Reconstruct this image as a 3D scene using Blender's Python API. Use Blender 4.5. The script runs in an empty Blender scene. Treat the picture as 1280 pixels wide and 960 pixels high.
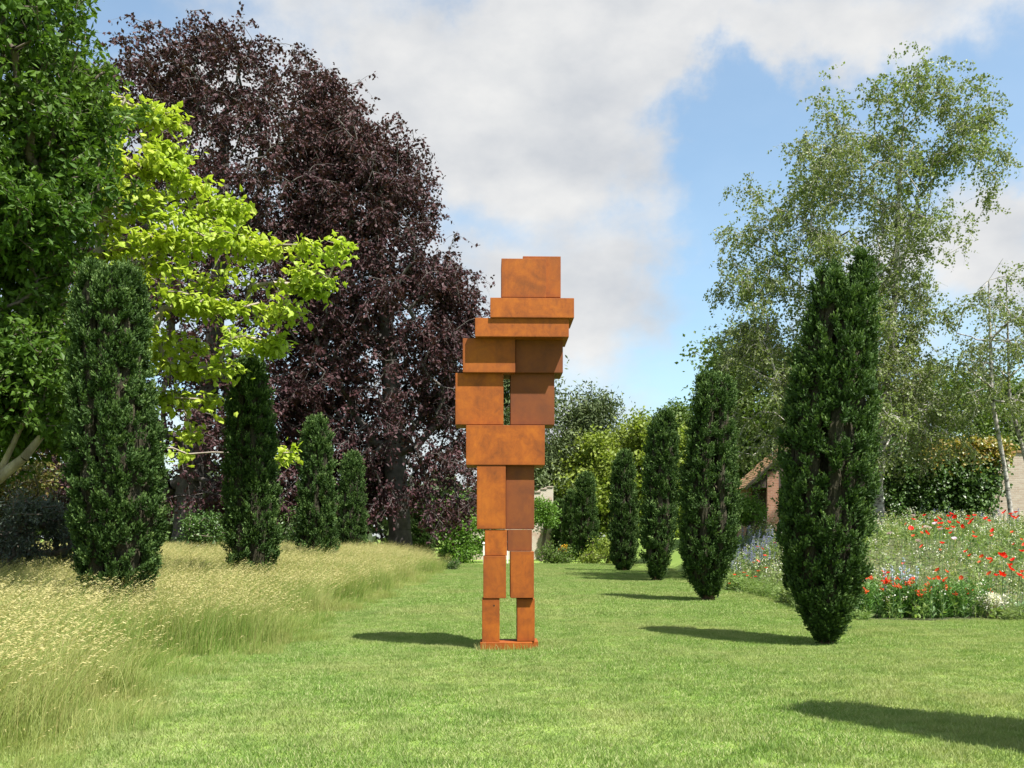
import bpy, math, random
import numpy as np
from mathutils import Vector
R = math.radians
rng = np.random.default_rng(7)
random.seed(7)
scene = bpy.context.scene
COL = scene.collection

# ------------------------------------------------------------------ camera
F, HY, CX, CAMZ = 1200.0, 672.0, 640.0, 1.6      # focal length and horizon of the photograph, in its pixels
cam = bpy.data.cameras.new('camera'); co = bpy.data.objects.new('camera', cam); COL.objects.link(co)
co.location = (0, 0, CAMZ); co.rotation_euler = (R(90), 0, 0)
cam.sensor_width = 36; cam.lens = F / 1280 * 36; cam.shift_y = (HY - 480) / 1280
cam.clip_start = .1; cam.clip_end = 3000
scene.camera = co

# ------------------------------------------------------------------ light
SUN = Vector((2.25, -2.0, 5.3)).normalized()
sl = bpy.data.lights.new('sun', 'SUN'); sl.energy = 5.0; sl.angle = R(.55); sl.color = (1, .955, .88)
so = bpy.data.objects.new('sun', sl); COL.objects.link(so); so.location = SUN * 60
so.rotation_euler = SUN.to_track_quat('Z', 'Y').to_euler()

world = bpy.data.worlds.new('World'); scene.world = world; world.use_nodes = True
def sky_world():
    nt = world.node_tree; nt.nodes.clear(); N = nt.nodes.new; L = nt.links.new
    out = N('ShaderNodeOutputWorld'); bg = N('ShaderNodeBackground'); bg.inputs[1].default_value = .1
    sky = N('ShaderNodeTexSky'); sky.sky_type = 'NISHITA'; sky.sun_disc = False
    sky.sun_elevation = math.asin(SUN.z); sky.sun_rotation = math.atan2(SUN.x, SUN.y)
    sky.air_density = 1.0; sky.dust_density = 1.0; sky.ozone_density = 1.6
    tc = N('ShaderNodeTexCoord')
    def math_(op, a, b=None, clamp=False):
        m = N('ShaderNodeMath'); m.operation = op; m.use_clamp = clamp
        for i, v in enumerate((a, b)):
            if v is None: continue
            if isinstance(v, (int, float)): m.inputs[i].default_value = v
            else: L(v, m.inputs[i])
        return m.outputs[0]
    def noise(scale, detail, rough, zs=1.5, off=(0, 0, 0), dist=0):
        mp = N('ShaderNodeMapping'); mp.inputs['Scale'].default_value = (1, 1, zs); mp.inputs['Location'].default_value = off
        L(tc.outputs['Generated'], mp.inputs[0])
        n = N('ShaderNodeTexNoise'); n.inputs['Scale'].default_value = scale; n.inputs['Detail'].default_value = detail
        n.inputs['Roughness'].default_value = rough; n.inputs['Distortion'].default_value = dist
        L(mp.outputs[0], n.inputs['Vector']); return n.outputs['Fac']
    n1 = noise(3.4, 8, .55, 1.5, (3.1, 1.7, .4))
    n2 = noise(9, 7, .6, 1.5, (.3, 5.2, 1.4))
    base = math_('ADD', math_('MULTIPLY', math_('SUBTRACT', n1, .5), 1.5), math_('MULTIPLY', math_('SUBTRACT', n2, .5), .75))
    # cloud banks and blue openings, each a soft heap around a direction (as seen: heading, pitch, widths, amount)
    wn = N('ShaderNodeTexNoise'); wn.inputs['Scale'].default_value = 4.5; wn.inputs['Detail'].default_value = 7; wn.inputs['Roughness'].default_value = .58
    L(tc.outputs['Generated'], wn.inputs['Vector'])
    wv = N('ShaderNodeVectorMath'); wv.operation = 'MULTIPLY_ADD'; wv.inputs[1].default_value = (.30, .30, .24); L(wn.outputs['Color'], wv.inputs[0])
    wo = N('ShaderNodeVectorMath'); wo.operation = 'SUBTRACT'; wo.inputs[1].default_value = (.15, .15, .12); L(tc.outputs['Generated'], wo.inputs[0]); L(wo.outputs[0], wv.inputs[2])
    def heap(px, py, sx, sy, amt):
        c = Vector(((px - CX) / F, 1, (HY - py) / F)).normalized()
        mp = N('ShaderNodeMapping'); mp.vector_type = 'TEXTURE'
        mp.inputs['Location'].default_value = c; mp.inputs['Scale'].default_value = (sx / F, .6, sy / F)
        L(wv.outputs[0], mp.inputs[0])
        ln = N('ShaderNodeVectorMath'); ln.operation = 'LENGTH'; L(mp.outputs[0], ln.inputs[0])
        mr = N('ShaderNodeMapRange'); mr.interpolation_type = 'SMOOTHSTEP'
        mr.inputs[1].default_value = 0; mr.inputs[2].default_value = 1; mr.inputs[3].default_value = amt; mr.inputs[4].default_value = 0
        L(ln.outputs['Value'], mr.inputs[0]); return mr.outputs[0]
    tot = math_('ADD', base, .13)
    for h in ((690, 140, 300, 170, .75), (450, 120, 260, 190, .45), (690, 390, 260, 100, .33), (760, 20, 300, 90, .5), (1040, 25, 230, 80, .55), (1240, 290, 120, 80, .6), (660, 330, 200, 60, .25), (800, 285, 120, 40, .3),
              (925, 150, 120, 110, -.8), (160, 10, 260, 60, -.55), (930, 330, 220, 150, -.5), (1170, 170, 170, 120, -.5), (580, 300, 110, 40, -.2),
              (760, 440, 360, 90, -.30), (1230, 90, 150, 70, -.2)):
        tot = math_('ADD', tot, heap(*h))
    cov = N('ShaderNodeMapRange'); cov.interpolation_type = 'SMOOTHSTEP'
    cov.inputs[1].default_value = -.18; cov.inputs[2].default_value = .48; cov.inputs[3].default_value = .16; cov.inputs[4].default_value = 1
    L(tot, cov.inputs[0])
    n3 = noise(6.5, 7, .55, 1.7, (7.7, .2, 2.4))
    tone = N('ShaderNodeMapRange'); tone.inputs[1].default_value = .32; tone.inputs[2].default_value = .68
    L(n3, tone.inputs[0])
    cc = N('ShaderNodeMix'); cc.data_type = 'RGBA'
    cc.inputs['A'].default_value = (2.5, 2.62, 2.8, 1); cc.inputs['B'].default_value = (3.7, 3.68, 3.62, 1)
    L(tone.outputs[0], cc.inputs['Factor'])
    mx = N('ShaderNodeMix'); mx.data_type = 'RGBA'
    L(cov.outputs[0], mx.inputs['Factor']); tint = N('ShaderNodeMix'); tint.data_type = 'RGBA'; tint.blend_type = 'MULTIPLY'; tint.inputs['Factor'].default_value = 1; tint.inputs['B'].default_value = (.86, .98, .93, 1); L(sky.outputs[0], tint.inputs['A']); L(tint.outputs['Result'], mx.inputs['A']); L(cc.outputs['Result'], mx.inputs['B'])
    L(mx.outputs['Result'], bg.inputs[0]); L(bg.outputs[0], out.inputs[0])
sky_world()
vs = scene.view_settings
vs.view_transform = 'Standard'; vs.look = 'None'; vs.gamma = 1; vs.use_curve_mapping = False; vs.exposure = 1.32
scene.render.engine = 'CYCLES'
scene.cycles.max_bounces = 4; scene.cycles.diffuse_bounces = 2; scene.cycles.glossy_bounces = 2; scene.cycles.transmission_bounces = 3; scene.cycles.transparent_max_bounces = 4

# ------------------------------------------------------------------ helpers
def ss(a, b, x):
    t = np.clip((np.asarray(x, float) - a) / (b - a), 0, 1); return t * t * (3 - 2 * t)
def H(x, y):                                       # height of the ground
    x = np.asarray(x, float); y = np.asarray(y, float)
    h = 1.55 * ss(18.6, 31, y) * ss(6.6, 10.5, x)
    h = h + .40 * ss(14, 40, y) * ss(3.4, 7, -x)
    h = h + .02 * np.sin(x * .9 + 1) * np.sin(y * .55) * ss(6, 10, y)
    return h
def P(px, py, Y):                                  # point at depth Y seen at a pixel of the photograph
    return np.array(((px - CX) * Y / F, Y, CAMZ + (HY - py) * Y / F))
def tag(o, label=None, cat=None, group=None, kind=None):
    for k, v in (('label', label), ('category', cat), ('group', group), ('kind', kind)):
        if v: o[k] = v
    return o
def empty(name, loc, rz=0):
    o = bpy.data.objects.new(name, None); COL.objects.link(o); o.location = loc; o.rotation_euler = (0, 0, rz)
    o.empty_display_size = .2
    return o
def np_mesh(name, V, faces, mats=(), rnd=None, midx=None, smooth=False):
    """faces: list of int arrays (n,k)"""
    me = bpy.data.meshes.new(name)
    V = np.asarray(V, np.float32)
    me.vertices.add(len(V)); me.vertices.foreach_set('co', V.ravel())
    faces = [np.asarray(f, np.int32) for f in faces if len(f)]
    lv = np.concatenate([f.ravel() for f in faces]); cnt = np.concatenate([np.full(len(f), f.shape[1], np.int32) for f in faces])
    me.loops.add(len(lv)); me.loops.foreach_set('vertex_index', lv)
    me.polygons.add(len(cnt)); st = np.zeros(len(cnt), np.int32); st[1:] = np.cumsum(cnt)[:-1]
    me.polygons.foreach_set('loop_start', st)
    if midx is not None: me.polygons.foreach_set('material_index', np.asarray(midx, np.int32))
    me.polygons.foreach_set('use_smooth', np.full(len(cnt), smooth, bool))
    if rnd is not None:
        a = me.attributes.new('rnd', 'FLOAT', 'FACE'); a.data.foreach_set('value', np.asarray(rnd, np.float32))
    for m in mats: me.materials.append(m)
    me.update(calc_edges=True)
    return me
def link(name, me, parent=None, loc=None):
    o = bpy.data.objects.new(name, me); COL.objects.link(o)
    if parent: o.parent = parent
    if loc is not None: o.location = loc
    return o
def unit(v): return v / (np.linalg.norm(v, axis=-1, keepdims=True) + 1e-9)
def rdir(n): return unit(rng.normal(size=(n, 3)))
class Geo:                                         # collects quads and triangles with a random value and a material per face
    def __init__(s): s.V = []; s.Q = []; s.T = []; s.qr = []; s.tr = []; s.qm = []; s.tm = []; s.n = 0
    def quads(s, V4, rnd=None, m=0):               # V4 (n,4,3)
        n = len(V4)
        if not n: return
        s.V.append(V4.reshape(-1, 3)); s.Q.append(s.n + np.arange(n * 4).reshape(n, 4)); s.n += n * 4
        s.qr.append(rng.random(n) if rnd is None else np.broadcast_to(rnd, n)); s.qm.append(np.full(n, m))
    def add(s, V, faces, rnd=.5, m=0):
        V = np.asarray(V, float); f = np.asarray(faces) + s.n; s.V.append(V); s.n += len(V)
        r = np.broadcast_to(rnd, len(f)).astype(float)
        if f.shape[1] == 4: s.Q.append(f); s.qr.append(r); s.qm.append(np.full(len(f), m))
        else: s.T.append(f); s.tr.append(r); s.tm.append(np.full(len(f), m))
    def box(s, a, b, m=0, rnd=.5):
        x0, y0, z0 = a; x1, y1, z1 = b
        V = [(x0,y0,z0),(x1,y0,z0),(x1,y1,z0),(x0,y1,z0),(x0,y0,z1),(x1,y0,z1),(x1,y1,z1),(x0,y1,z1)]
        s.add(V, [(0,3,2,1),(4,5,6,7),(0,1,5,4),(1,2,6,5),(2,3,7,6),(3,0,4,7)], rnd, m)
    def leaves(s, p, ax, nrm, Ln, Wd, rnd=None, m=0, fold=.12, wide=.45):
        ax = unit(ax); b = unit(np.cross(ax, nrm)); n = np.cross(b, ax)
        Ln = np.broadcast_to(Ln, len(p))[:, None]; Wd = np.broadcast_to(Wd, len(p))[:, None]
        mid = p + ax * Ln * wide
        s.quads(np.stack([p, mid + b * Wd * .5 + n * Wd * fold, p + ax * Ln, mid - b * Wd * .5 + n * Wd * fold], 1), rnd, m)
    def tubes(s, A, B, ra, rb, k=5, m=0, rnd=None):
        A = np.asarray(A, float); B = np.asarray(B, float); n = len(A)
        if not n: return
        d = unit(B - A); up = np.where(np.abs(d[:, 2:3]) > .9, np.array([[1., 0, 0]]), np.array([[0, 0, 1.]]))
        u = unit(np.cross(d, up)); w = np.cross(d, u)
        t = np.arange(k) * 2 * math.pi / k
        ring = u[:, None] * np.cos(t)[None, :, None] + w[:, None] * np.sin(t)[None, :, None]
        ra = np.broadcast_to(ra, n)[:, None, None]; rb = np.broadcast_to(rb, n)[:, None, None]
        va = A[:, None] + ring * ra; vb = B[:, None] + ring * rb
        V = np.concatenate([va, vb], 1).reshape(-1, 3)
        i = np.arange(k); j = (i + 1) % k
        f = np.stack([i, j, j + k, i + k], 1)[None] + (np.arange(n) * 2 * k)[:, None, None]
        r = rng.random(n) if rnd is None else np.broadcast_to(rnd, n)
        s.add(V, f.reshape(-1, 4), np.repeat(r, k), m)
    def mesh(s, name, mats, smooth=False):
        return np_mesh(name, np.concatenate(s.V), s.Q and [np.concatenate(s.Q)] + ([np.concatenate(s.T)] if s.T else []) or [np.concatenate(s.T)],
                       mats, np.concatenate(s.qr + s.tr), np.concatenate(s.qm + s.tm), smooth)

# ------------------------------------------------------------------ materials
def new_mat(name):
    m = bpy.data.materials.new(name); m.use_nodes = True; nt = m.node_tree; nt.nodes.clear(); return m, nt
def ramp(nt, fac, stops):
    r = nt.nodes.new('ShaderNodeValToRGB'); e = r.color_ramp.elements
    while len(e) < len(stops): e.new(.5)
    for i, (p, c) in enumerate(stops): e[i].position = p; e[i].color = (*c, 1)
    nt.links.new(fac, r.inputs[0]); return r.outputs[0]
def tnoise(nt, scale, detail=4, rough=.55, coord='Object', mscale=None, dist=0, vec=None):
    tc = nt.nodes.new('ShaderNodeTexCoord'); v = vec or tc.outputs[coord]
    if mscale:
        mp = nt.nodes.new('ShaderNodeMapping'); mp.inputs['Scale'].default_value = mscale; nt.links.new(v, mp.inputs[0]); v = mp.outputs[0]
    n = nt.nodes.new('ShaderNodeTexNoise'); n.inputs['Scale'].default_value = scale; n.inputs['Detail'].default_value = detail
    n.inputs['Roughness'].default_value = rough; n.inputs['Distortion'].default_value = dist
    nt.links.new(v, n.inputs['Vector']); return n.outputs['Fac']
def mixc(nt, fac, a, b, mode='MIX'):
    m = nt.nodes.new('ShaderNodeMix'); m.data_type = 'RGBA'; m.blend_type = mode
    for k, v in (('Factor', fac), ('A', a), ('B', b)):
        if isinstance(v, (int, float)): m.inputs[k].default_value = v
        elif isinstance(v, tuple): m.inputs[k].default_value = (*v, 1)
        else: nt.links.new(v, m.inputs[k])
    return m.outputs['Result']
def leaf_mat(name, cols, trans=.3, rough=.5, spec=.35, patch=None, pscale=.5, tcol=1.0, patch2=None):
    """cols: colours for the per-leaf random value; patch: second colour in broad soft patches of the plant"""
    m, nt = new_mat(name); L = nt.links.new
    at = nt.nodes.new('ShaderNodeAttribute'); at.attribute_name = 'rnd'
    c = ramp(nt, at.outputs['Fac'], [(i / max(1, len(cols) - 1), k) for i, k in enumerate(cols)])
    if patch:
        g = nt.nodes.new('ShaderNodeNewGeometry')
        n = tnoise(nt, pscale, 3, .6, vec=g.outputs['Position'])
        f = nt.nodes.new('ShaderNodeMapRange'); f.inputs[1].default_value = .42; f.inputs[2].default_value = .66; L(n, f.inputs[0])
        c = mixc(nt, f.outputs[0], c, patch)
        if patch2:
            n = tnoise(nt, pscale * 5.5, 5, .65, vec=g.outputs['Position']); f = nt.nodes.new('ShaderNodeMapRange'); f.inputs[1].default_value = .46; f.inputs[2].default_value = .68; f.inputs[4].default_value = .7; L(n, f.inputs[0])
            c = mixc(nt, f.outputs[0], c, patch2)
    p = nt.nodes.new('ShaderNodeBsdfPrincipled'); p.inputs['Roughness'].default_value = rough
    p.inputs['Specular IOR Level'].default_value = spec; L(c, p.inputs['Base Color'])
    o = nt.nodes.new('ShaderNodeOutputMaterial')
    if trans:
        t = nt.nodes.new('ShaderNodeBsdfTranslucent'); L(mixc(nt, 1.0, c, (1.1 * tcol, 1.15 * tcol, .6 * tcol), 'MULTIPLY'), t.inputs[0])
        mx = nt.nodes.new('ShaderNodeMixShader'); mx.inputs[0].default_value = trans
        L(p.outputs[0], mx.inputs[1]); L(t.outputs[0], mx.inputs[2]); L(mx.outputs[0], o.inputs[0])
    else: L(p.outputs[0], o.inputs[0])
    return m
def solid_mat(name, stops, scale=4, detail=6, rough=.85, bump=.3, bscale=None, mscale=None, coord='Object', spec=.3):
    m, nt = new_mat(name); L = nt.links.new
    n = tnoise(nt, scale, detail, .6, coord, mscale)
    p = nt.nodes.new('ShaderNodeBsdfPrincipled'); p.inputs['Roughness'].default_value = rough; p.inputs['Specular IOR Level'].default_value = spec
    L(ramp(nt, n, stops), p.inputs['Base Color'])
    if bump:
        b = nt.nodes.new('ShaderNodeBump'); b.inputs['Strength'].default_value = bump; b.inputs['Distance'].default_value = .03
        L(tnoise(nt, bscale or scale * 3, 5, .6, coord, mscale), b.inputs['Height']); L(b.outputs[0], p.inputs['Normal'])
    o = nt.nodes.new('ShaderNodeOutputMaterial'); L(p.outputs[0], o.inputs[0]); return m

M = {}
M['bark'] = solid_mat('bark', [(.3, (.05, .04, .03)), (.7, (.16, .13, .10))], 6, mscale=(1, 1, .25), bump=.6)
M['pale_bark'] = solid_mat('pale_bark', [(.3, (.16, .13, .10)), (.7, (.38, .33, .27))], 5, mscale=(1, 1, .3), bump=.5)
M['birch_bark'] = solid_mat('birch_bark', [(.36, (.07, .06, .05)), (.5, (.30, .28, .25)), (.7, (.50, .48, .44))], 5, mscale=(1, 1, 1.6), bump=.3)
M['beech_bark'] = solid_mat('beech_bark', [(.3, (.05, .045, .042)), (.7, (.13, .115, .105))], 3, bump=.3)
M['yew_bark'] = solid_mat('yew_bark', [(.3, (.06, .035, .025)), (.7, (.17, .10, .07))], 9, mscale=(1, 1, .2), bump=.7)
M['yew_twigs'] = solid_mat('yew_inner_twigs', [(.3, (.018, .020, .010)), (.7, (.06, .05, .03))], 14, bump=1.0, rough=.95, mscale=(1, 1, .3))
M['beech'] = leaf_mat('copper_beech_leaf', [(.026, .011, .014), (.050, .021, .025), (.082, .036, .040)], .15, .55, .22, (.062, .027, .028), .35)
M['oak'] = leaf_mat('oak_leaf', [(.034, .080, .010), (.058, .120, .016), (.105, .185, .03)], .32, .5, .2, (.085, .15, .022), .5)
M['catalpa'] = leaf_mat('golden_catalpa_leaf', [(.27, .36, .03), (.36, .44, .05), (.46, .51, .09)], .42, .5, .25, (.29, .40, .045), .6)
M['birch'] = leaf_mat('birch_leaf', [(.10, .145, .034), (.145, .195, .052), (.215, .265, .095)], .4, .45, .35, (.155, .185, .07), .3)
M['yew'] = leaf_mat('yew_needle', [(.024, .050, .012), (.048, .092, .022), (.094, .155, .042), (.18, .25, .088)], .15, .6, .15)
M['wood_dark'] = leaf_mat('far_tree_leaf', [(.035, .055, .022), (.055, .08, .03), (.085, .115, .045)], .2, .6, .3)
M['conifer'] = leaf_mat('conifer_leaf', [(.045, .07, .024), (.075, .105, .034), (.12, .15, .055)], .12, .6, .3)
M['lime'] = leaf_mat('yellow_green_leaf', [(.12, .17, .022), (.18, .235, .032), (.25, .30, .055)], .35, .5, .3)
M['midgreen'] = leaf_mat('mid_green_leaf', [(.05, .09, .015), (.08, .13, .022), (.12, .18, .035)], .35, .5, .3)
M['bright'] = leaf_mat('bright_green_leaf', [(.07, .15, .02), (.11, .21, .03), (.16, .28, .045)], .35, .5, .3)
M['ivy'] = leaf_mat('climber_leaf', [(.03, .07, .014), (.055, .11, .02), (.09, .16, .035)], .25, .4, .4)
M['gold_ivy'] = leaf_mat('yellowing_climber_leaf', [(.16, .17, .02), (.22, .20, .03), (.26, .15, .03)], .3, .4, .4)
M['greyshrub'] = leaf_mat('grey_shrub_leaf', [(.04, .055, .045), (.06, .08, .06), (.09, .11, .08)], .15, .6, .3)
M['rusty'] = leaf_mat('rusty_shrub_leaf', [(.06, .10, .02), (.12, .13, .03), (.18, .11, .03)], .3, .5, .3)

def rust(name, dark=.0):
    m, nt = new_mat(name); L = nt.links.new
    tc = nt.nodes.new('ShaderNodeTexCoord'); oi = nt.nodes.new('ShaderNodeObjectInfo')
    off = nt.nodes.new('ShaderNodeVectorMath'); off.operation = 'MULTIPLY_ADD'
    off.inputs[1].default_value = (1, 1, 1); cmb = nt.nodes.new('ShaderNodeCombineXYZ')
    mu = nt.nodes.new('ShaderNodeMath'); mu.operation = 'MULTIPLY'; mu.inputs[1].default_value = 37; L(oi.outputs['Random'], mu.inputs[0])
    for i in range(3): L(mu.outputs[0], cmb.inputs[i])
    L(tc.outputs['Object'], off.inputs[0]); L(cmb.outputs[0], off.inputs[2]); v = off.outputs[0]
    big = tnoise(nt, 2.6, 6, .6, vec=v, dist=.9)
    mid = tnoise(nt, 9, 8, .68, vec=v, mscale=(1, 1, .7), dist=.8)
    fine = tnoise(nt, 120, 4, .6, vec=v)
    run = tnoise(nt, 26, 5, .6, vec=v, mscale=(1, 1, .05))
    a = ramp(nt, big, [(.30, (.11, .026, .008)), (.42, (.27, .060, .008)), (.52, (.40, .097, .008)), (.68, (.52, .147, .010))])
    b = ramp(nt, mid, [(.32, (.14, .036, .010)), (.52, (.40, .098, .010)), (.72, (.58, .175, .02))])
    c = mixc(nt, .45, a, b)
    c = mixc(nt, .18, c, ramp(nt, fine, [(.3, (.13, .04, .012)), (.7, (.50, .16, .03))]))
    c = mixc(nt, .07, c, ramp(nt, run, [(.38, (.11, .03, .010)), (.56, (.40, .10, .012))]))
    # browner rim along the plate edges, wavering
    sp = nt.nodes.new('ShaderNodeSeparateXYZ'); L(tc.outputs['Generated'], sp.inputs[0])
    def mth(op, x, y):
        q = nt.nodes.new('ShaderNodeMath'); q.operation = op
        for i_, z_ in enumerate((x, y)):
            if isinstance(z_, (int, float)): q.inputs[i_].default_value = z_
            else: L(z_, q.inputs[i_])
        return q.outputs[0]
    ex = mth('MINIMUM', sp.outputs[0], mth('SUBTRACT', 1, sp.outputs[0])); ez = mth('MINIMUM', sp.outputs[2], mth('SUBTRACT', 1, sp.outputs[2]))
    ed = mth('ADD', mth('MINIMUM', ex, ez), mth('MULTIPLY', mth('SUBTRACT', big, .5), .22))
    mr = nt.nodes.new('ShaderNodeMapRange'); mr.interpolation_type = 'SMOOTHSTEP'; mr.inputs[1].default_value = -.02; mr.inputs[2].default_value = .13; mr.inputs[3].default_value = .42; mr.inputs[4].default_value = 0
    L(ed, mr.inputs[0]); c = mixc(nt, mr.outputs[0], c, (.21, .048, .012))
    tn = nt.nodes.new('ShaderNodeMapRange'); tn.inputs[3].default_value = 0; tn.inputs[4].default_value = .35; L(oi.outputs['Random'], tn.inputs[0]); c = mixc(nt, tn.outputs[0], c, (.22, .058, .014))
    c = mixc(nt, 1.0, c, (.80, .80, .5), 'MULTIPLY')
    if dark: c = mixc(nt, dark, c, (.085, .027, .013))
    p = nt.nodes.new('ShaderNodeBsdfPrincipled'); p.inputs['Specular IOR Level'].default_value = .3
    rr = nt.nodes.new('ShaderNodeMapRange'); rr.inputs[3].default_value = .55; rr.inputs[4].default_value = .85; L(mid, rr.inputs[0]); L(rr.outputs[0], p.inputs['Roughness'])
    L(c, p.inputs['Base Color'])
    bm = nt.nodes.new('ShaderNodeBump'); bm.inputs['Strength'].default_value = .18; bm.inputs['Distance'].default_value = .004; L(fine, bm.inputs['Height']); L(bm.outputs[0], p.inputs['Normal'])
    o = nt.nodes.new('ShaderNodeOutputMaterial'); L(p.outputs[0], o.inputs[0]); return m
M['rust'] = rust('weathering_steel'); M['rust_brown_shaded'] = rust('browner_shaded_steel', .6)  # browner steel for recessed blocks, overhang shade put into its colour

def ground_mat():
    m, nt = new_mat('turf'); L = nt.links.new
    g = nt.nodes.new('ShaderNodeNewGeometry'); v = g.outputs['Position']
    c = ramp(nt, tnoise(nt, .35, 5, .6, vec=v), [(.3, (.12, .20, .032)), (.5, (.16, .24, .045)), (.72, (.24, .285, .08))])
    c2 = ramp(nt, tnoise(nt, 9, 6, .7, vec=v), [(.3, (.10, .18, .03)), (.7, (.22, .29, .07))])
    c = mixc(nt, .45, c, c2)
    p = nt.nodes.new('ShaderNodeBsdfPrincipled'); p.inputs['Roughness'].default_value = .9; p.inputs['Specular IOR Level'].default_value = .15
    L(c, p.inputs['Base Color'])
    b = nt.nodes.new('ShaderNodeBump'); b.inputs['Strength'].default_value = .6; b.inputs['Distance'].default_value = .04
    L(tnoise(nt, 25, 4, .7, vec=v), b.inputs['Height']); L(b.outputs[0], p.inputs['Normal'])
    o = nt.nodes.new('ShaderNodeOutputMaterial'); L(p.outputs[0], o.inputs[0]); return m
M['hole_shade'] = solid_mat('painted_hole_shade', [(.3, (.01, .008, .006)), (.7, (.02, .014, .01))], 30, bump=0)
M['turf'] = ground_mat()
M['soil'] = solid_mat('soil', [(.3, (.035, .045, .02)), (.7, (.09, .10, .04))], 8, bump=.8, coord='Object')
M['blade'] = leaf_mat('lawn_blade', [(.135, .235, .045), (.19, .29, .068), (.28, .365, .12), (.50, .49, .28)], .38, .6, .15, (.32, .355, .145), .33, patch2=(.14, .24, .05))
M['meadow'] = leaf_mat('meadow_blade', [(.085, .16, .025), (.18, .27, .05), (.27, .34, .09), (.44, .43, .19)], .42, .55, .2, (.37, .38, .145), .4, patch2=(.17, .28, .055))
M['straw'] = leaf_mat('seed_head', [(.34, .31, .12), (.46, .41, .18), (.56, .49, .26)], .35, .6, .2)

# ------------------------------------------------------------------ ground
def ground():
    def axis(lo, hi, fine_lo, fine_hi, step):
        a = list(np.arange(fine_lo, fine_hi + 1e-6, step)); x = fine_lo; s = step
        while x > lo: s *= 1.35; x -= s; a.insert(0, max(x, lo))
        x = fine_hi; s = step
        while x < hi: s *= 1.35; x += s; a.append(min(x, hi))
        return np.array(a)
    xs = axis(-900, 900, -30, 32, .6); ys = axis(-300, 1500, 2, 62, .6)
    X, Y = np.meshgrid(xs, ys); Z = H(X, Y)
    V = np.stack([X, Y, Z], -1).reshape(-1, 3); nx, ny = len(xs), len(ys)
    i = (np.arange(ny - 1)[:, None] * nx + np.arange(nx - 1)[None]).ravel()
    me = np_mesh('ground', V, [np.stack([i, i + 1, i + nx + 1, i + nx], 1)], [M['turf']], smooth=True)
    tag(link('ground', me), kind='structure')
ground()

BED = [(6.75, 18.75), (8.2, 18.55), (10.2, 18.7), (14, 18.9), (20, 19.5), (27, 21), (27, 38.6), (8.0, 38.6), (7.2, 34), (6.75, 30), (6.9, 25), (6.55, 21)]
def in_bed(x, y, pad=0):
    x = np.asarray(x); y = np.asarray(y); n = len(BED); inside = np.zeros(np.broadcast(x, y).shape, bool)
    for i in range(n):
        (x0, y0), (x1, y1) = BED[i], BED[(i + 1) % n]
        c = ((y0 > y) != (y1 > y)) & (x < (x1 - x0) * (y - y0) / (y1 - y0 + 1e-12) + x0); inside ^= c
    return inside
def bed():
    g = .3; V = []; Q = []; idx = {}
    xs = np.arange(6, 28, g); ys = np.arange(18, 39, g)
    def vid(i, j):
        if (i, j) not in idx:
            idx[i, j] = len(V); V.append((xs[i], ys[j], float(H(xs[i], ys[j])) + .012))
        return idx[i, j]
    X, Y = np.meshgrid(xs + g / 2, ys + g / 2, indexing='ij'); ins = in_bed(X, Y)
    for i in range(len(xs) - 1):
        for j in range(len(ys) - 1):
            if ins[i, j]: Q.append((vid(i, j), vid(i + 1, j), vid(i + 1, j + 1), vid(i, j + 1)))
    tag(link('flower_bed_soil', np_mesh('flower_bed_soil', V, [Q], [M['soil']], smooth=True)), kind='structure')
bed()

# ------------------------------------------------------------------ grass: one tile of blades set on many points
def tiled(name, geo, mats, pts, rot, scl):
    me = geo.mesh(name, mats); nv = len(me.vertices); npt = len(pts)
    V = np.empty(nv * 3, np.float32); me.vertices.foreach_get('co', V)
    me.vertices.add(npt); me.vertices.foreach_set('co', np.concatenate([V, np.asarray(pts, np.float32).ravel()]))
    a = me.attributes.new('is_spot', 'BOOLEAN', 'POINT'); a.data.foreach_set('value', np.arange(nv + npt) >= nv)
    z = np.zeros((nv, 3), np.float32)
    a = me.attributes.new('spot_turn', 'FLOAT_VECTOR', 'POINT'); a.data.foreach_set('vector', np.concatenate([z, rot]).astype(np.float32).ravel())
    a = me.attributes.new('spot_size', 'FLOAT_VECTOR', 'POINT'); a.data.foreach_set('vector', np.concatenate([z, scl]).astype(np.float32).ravel())
    o = link(name, me)
    ng = bpy.data.node_groups.new(name, 'GeometryNodeTree')
    ng.interface.new_socket('Geometry', in_out='INPUT', socket_type='NodeSocketGeometry')
    ng.interface.new_socket('Geometry', in_out='OUTPUT', socket_type='NodeSocketGeometry')
    N = ng.nodes.new; L = ng.links.new
    gi = N('NodeGroupInput'); go = N('NodeGroupOutput')
    def attr(n, t):
        q = N('GeometryNodeInputNamedAttribute'); q.data_type = t; q.inputs['Name'].default_value = n; return q.outputs['Attribute']
    sp = N('GeometryNodeSeparateGeometry'); sp.domain = 'POINT'; L(gi.outputs[0], sp.inputs[0]); L(attr('is_spot', 'BOOLEAN'), sp.inputs['Selection'])
    ip = N('GeometryNodeInstanceOnPoints'); L(sp.outputs['Selection'], ip.inputs['Points']); L(sp.outputs['Inverted'], ip.inputs['Instance'])
    e = N('FunctionNodeEulerToRotation'); L(attr('spot_turn', 'FLOAT_VECTOR'), e.inputs[0]); L(e.outputs[0], ip.inputs['Rotation'])
    L(attr('spot_size', 'FLOAT_VECTOR'), ip.inputs['Scale']); L(ip.outputs[0], go.inputs[0])
    md = o.modifiers.new('spread', 'NODES'); md.node_group = ng
    return o
def meadow_edge(y):
    y = np.asarray(y, float)
    return -3.2 - .12 * np.sin(y * .7) - .1 * np.sin(y * 1.9 + 1) + .25 * ss(11, 6, y)
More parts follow.
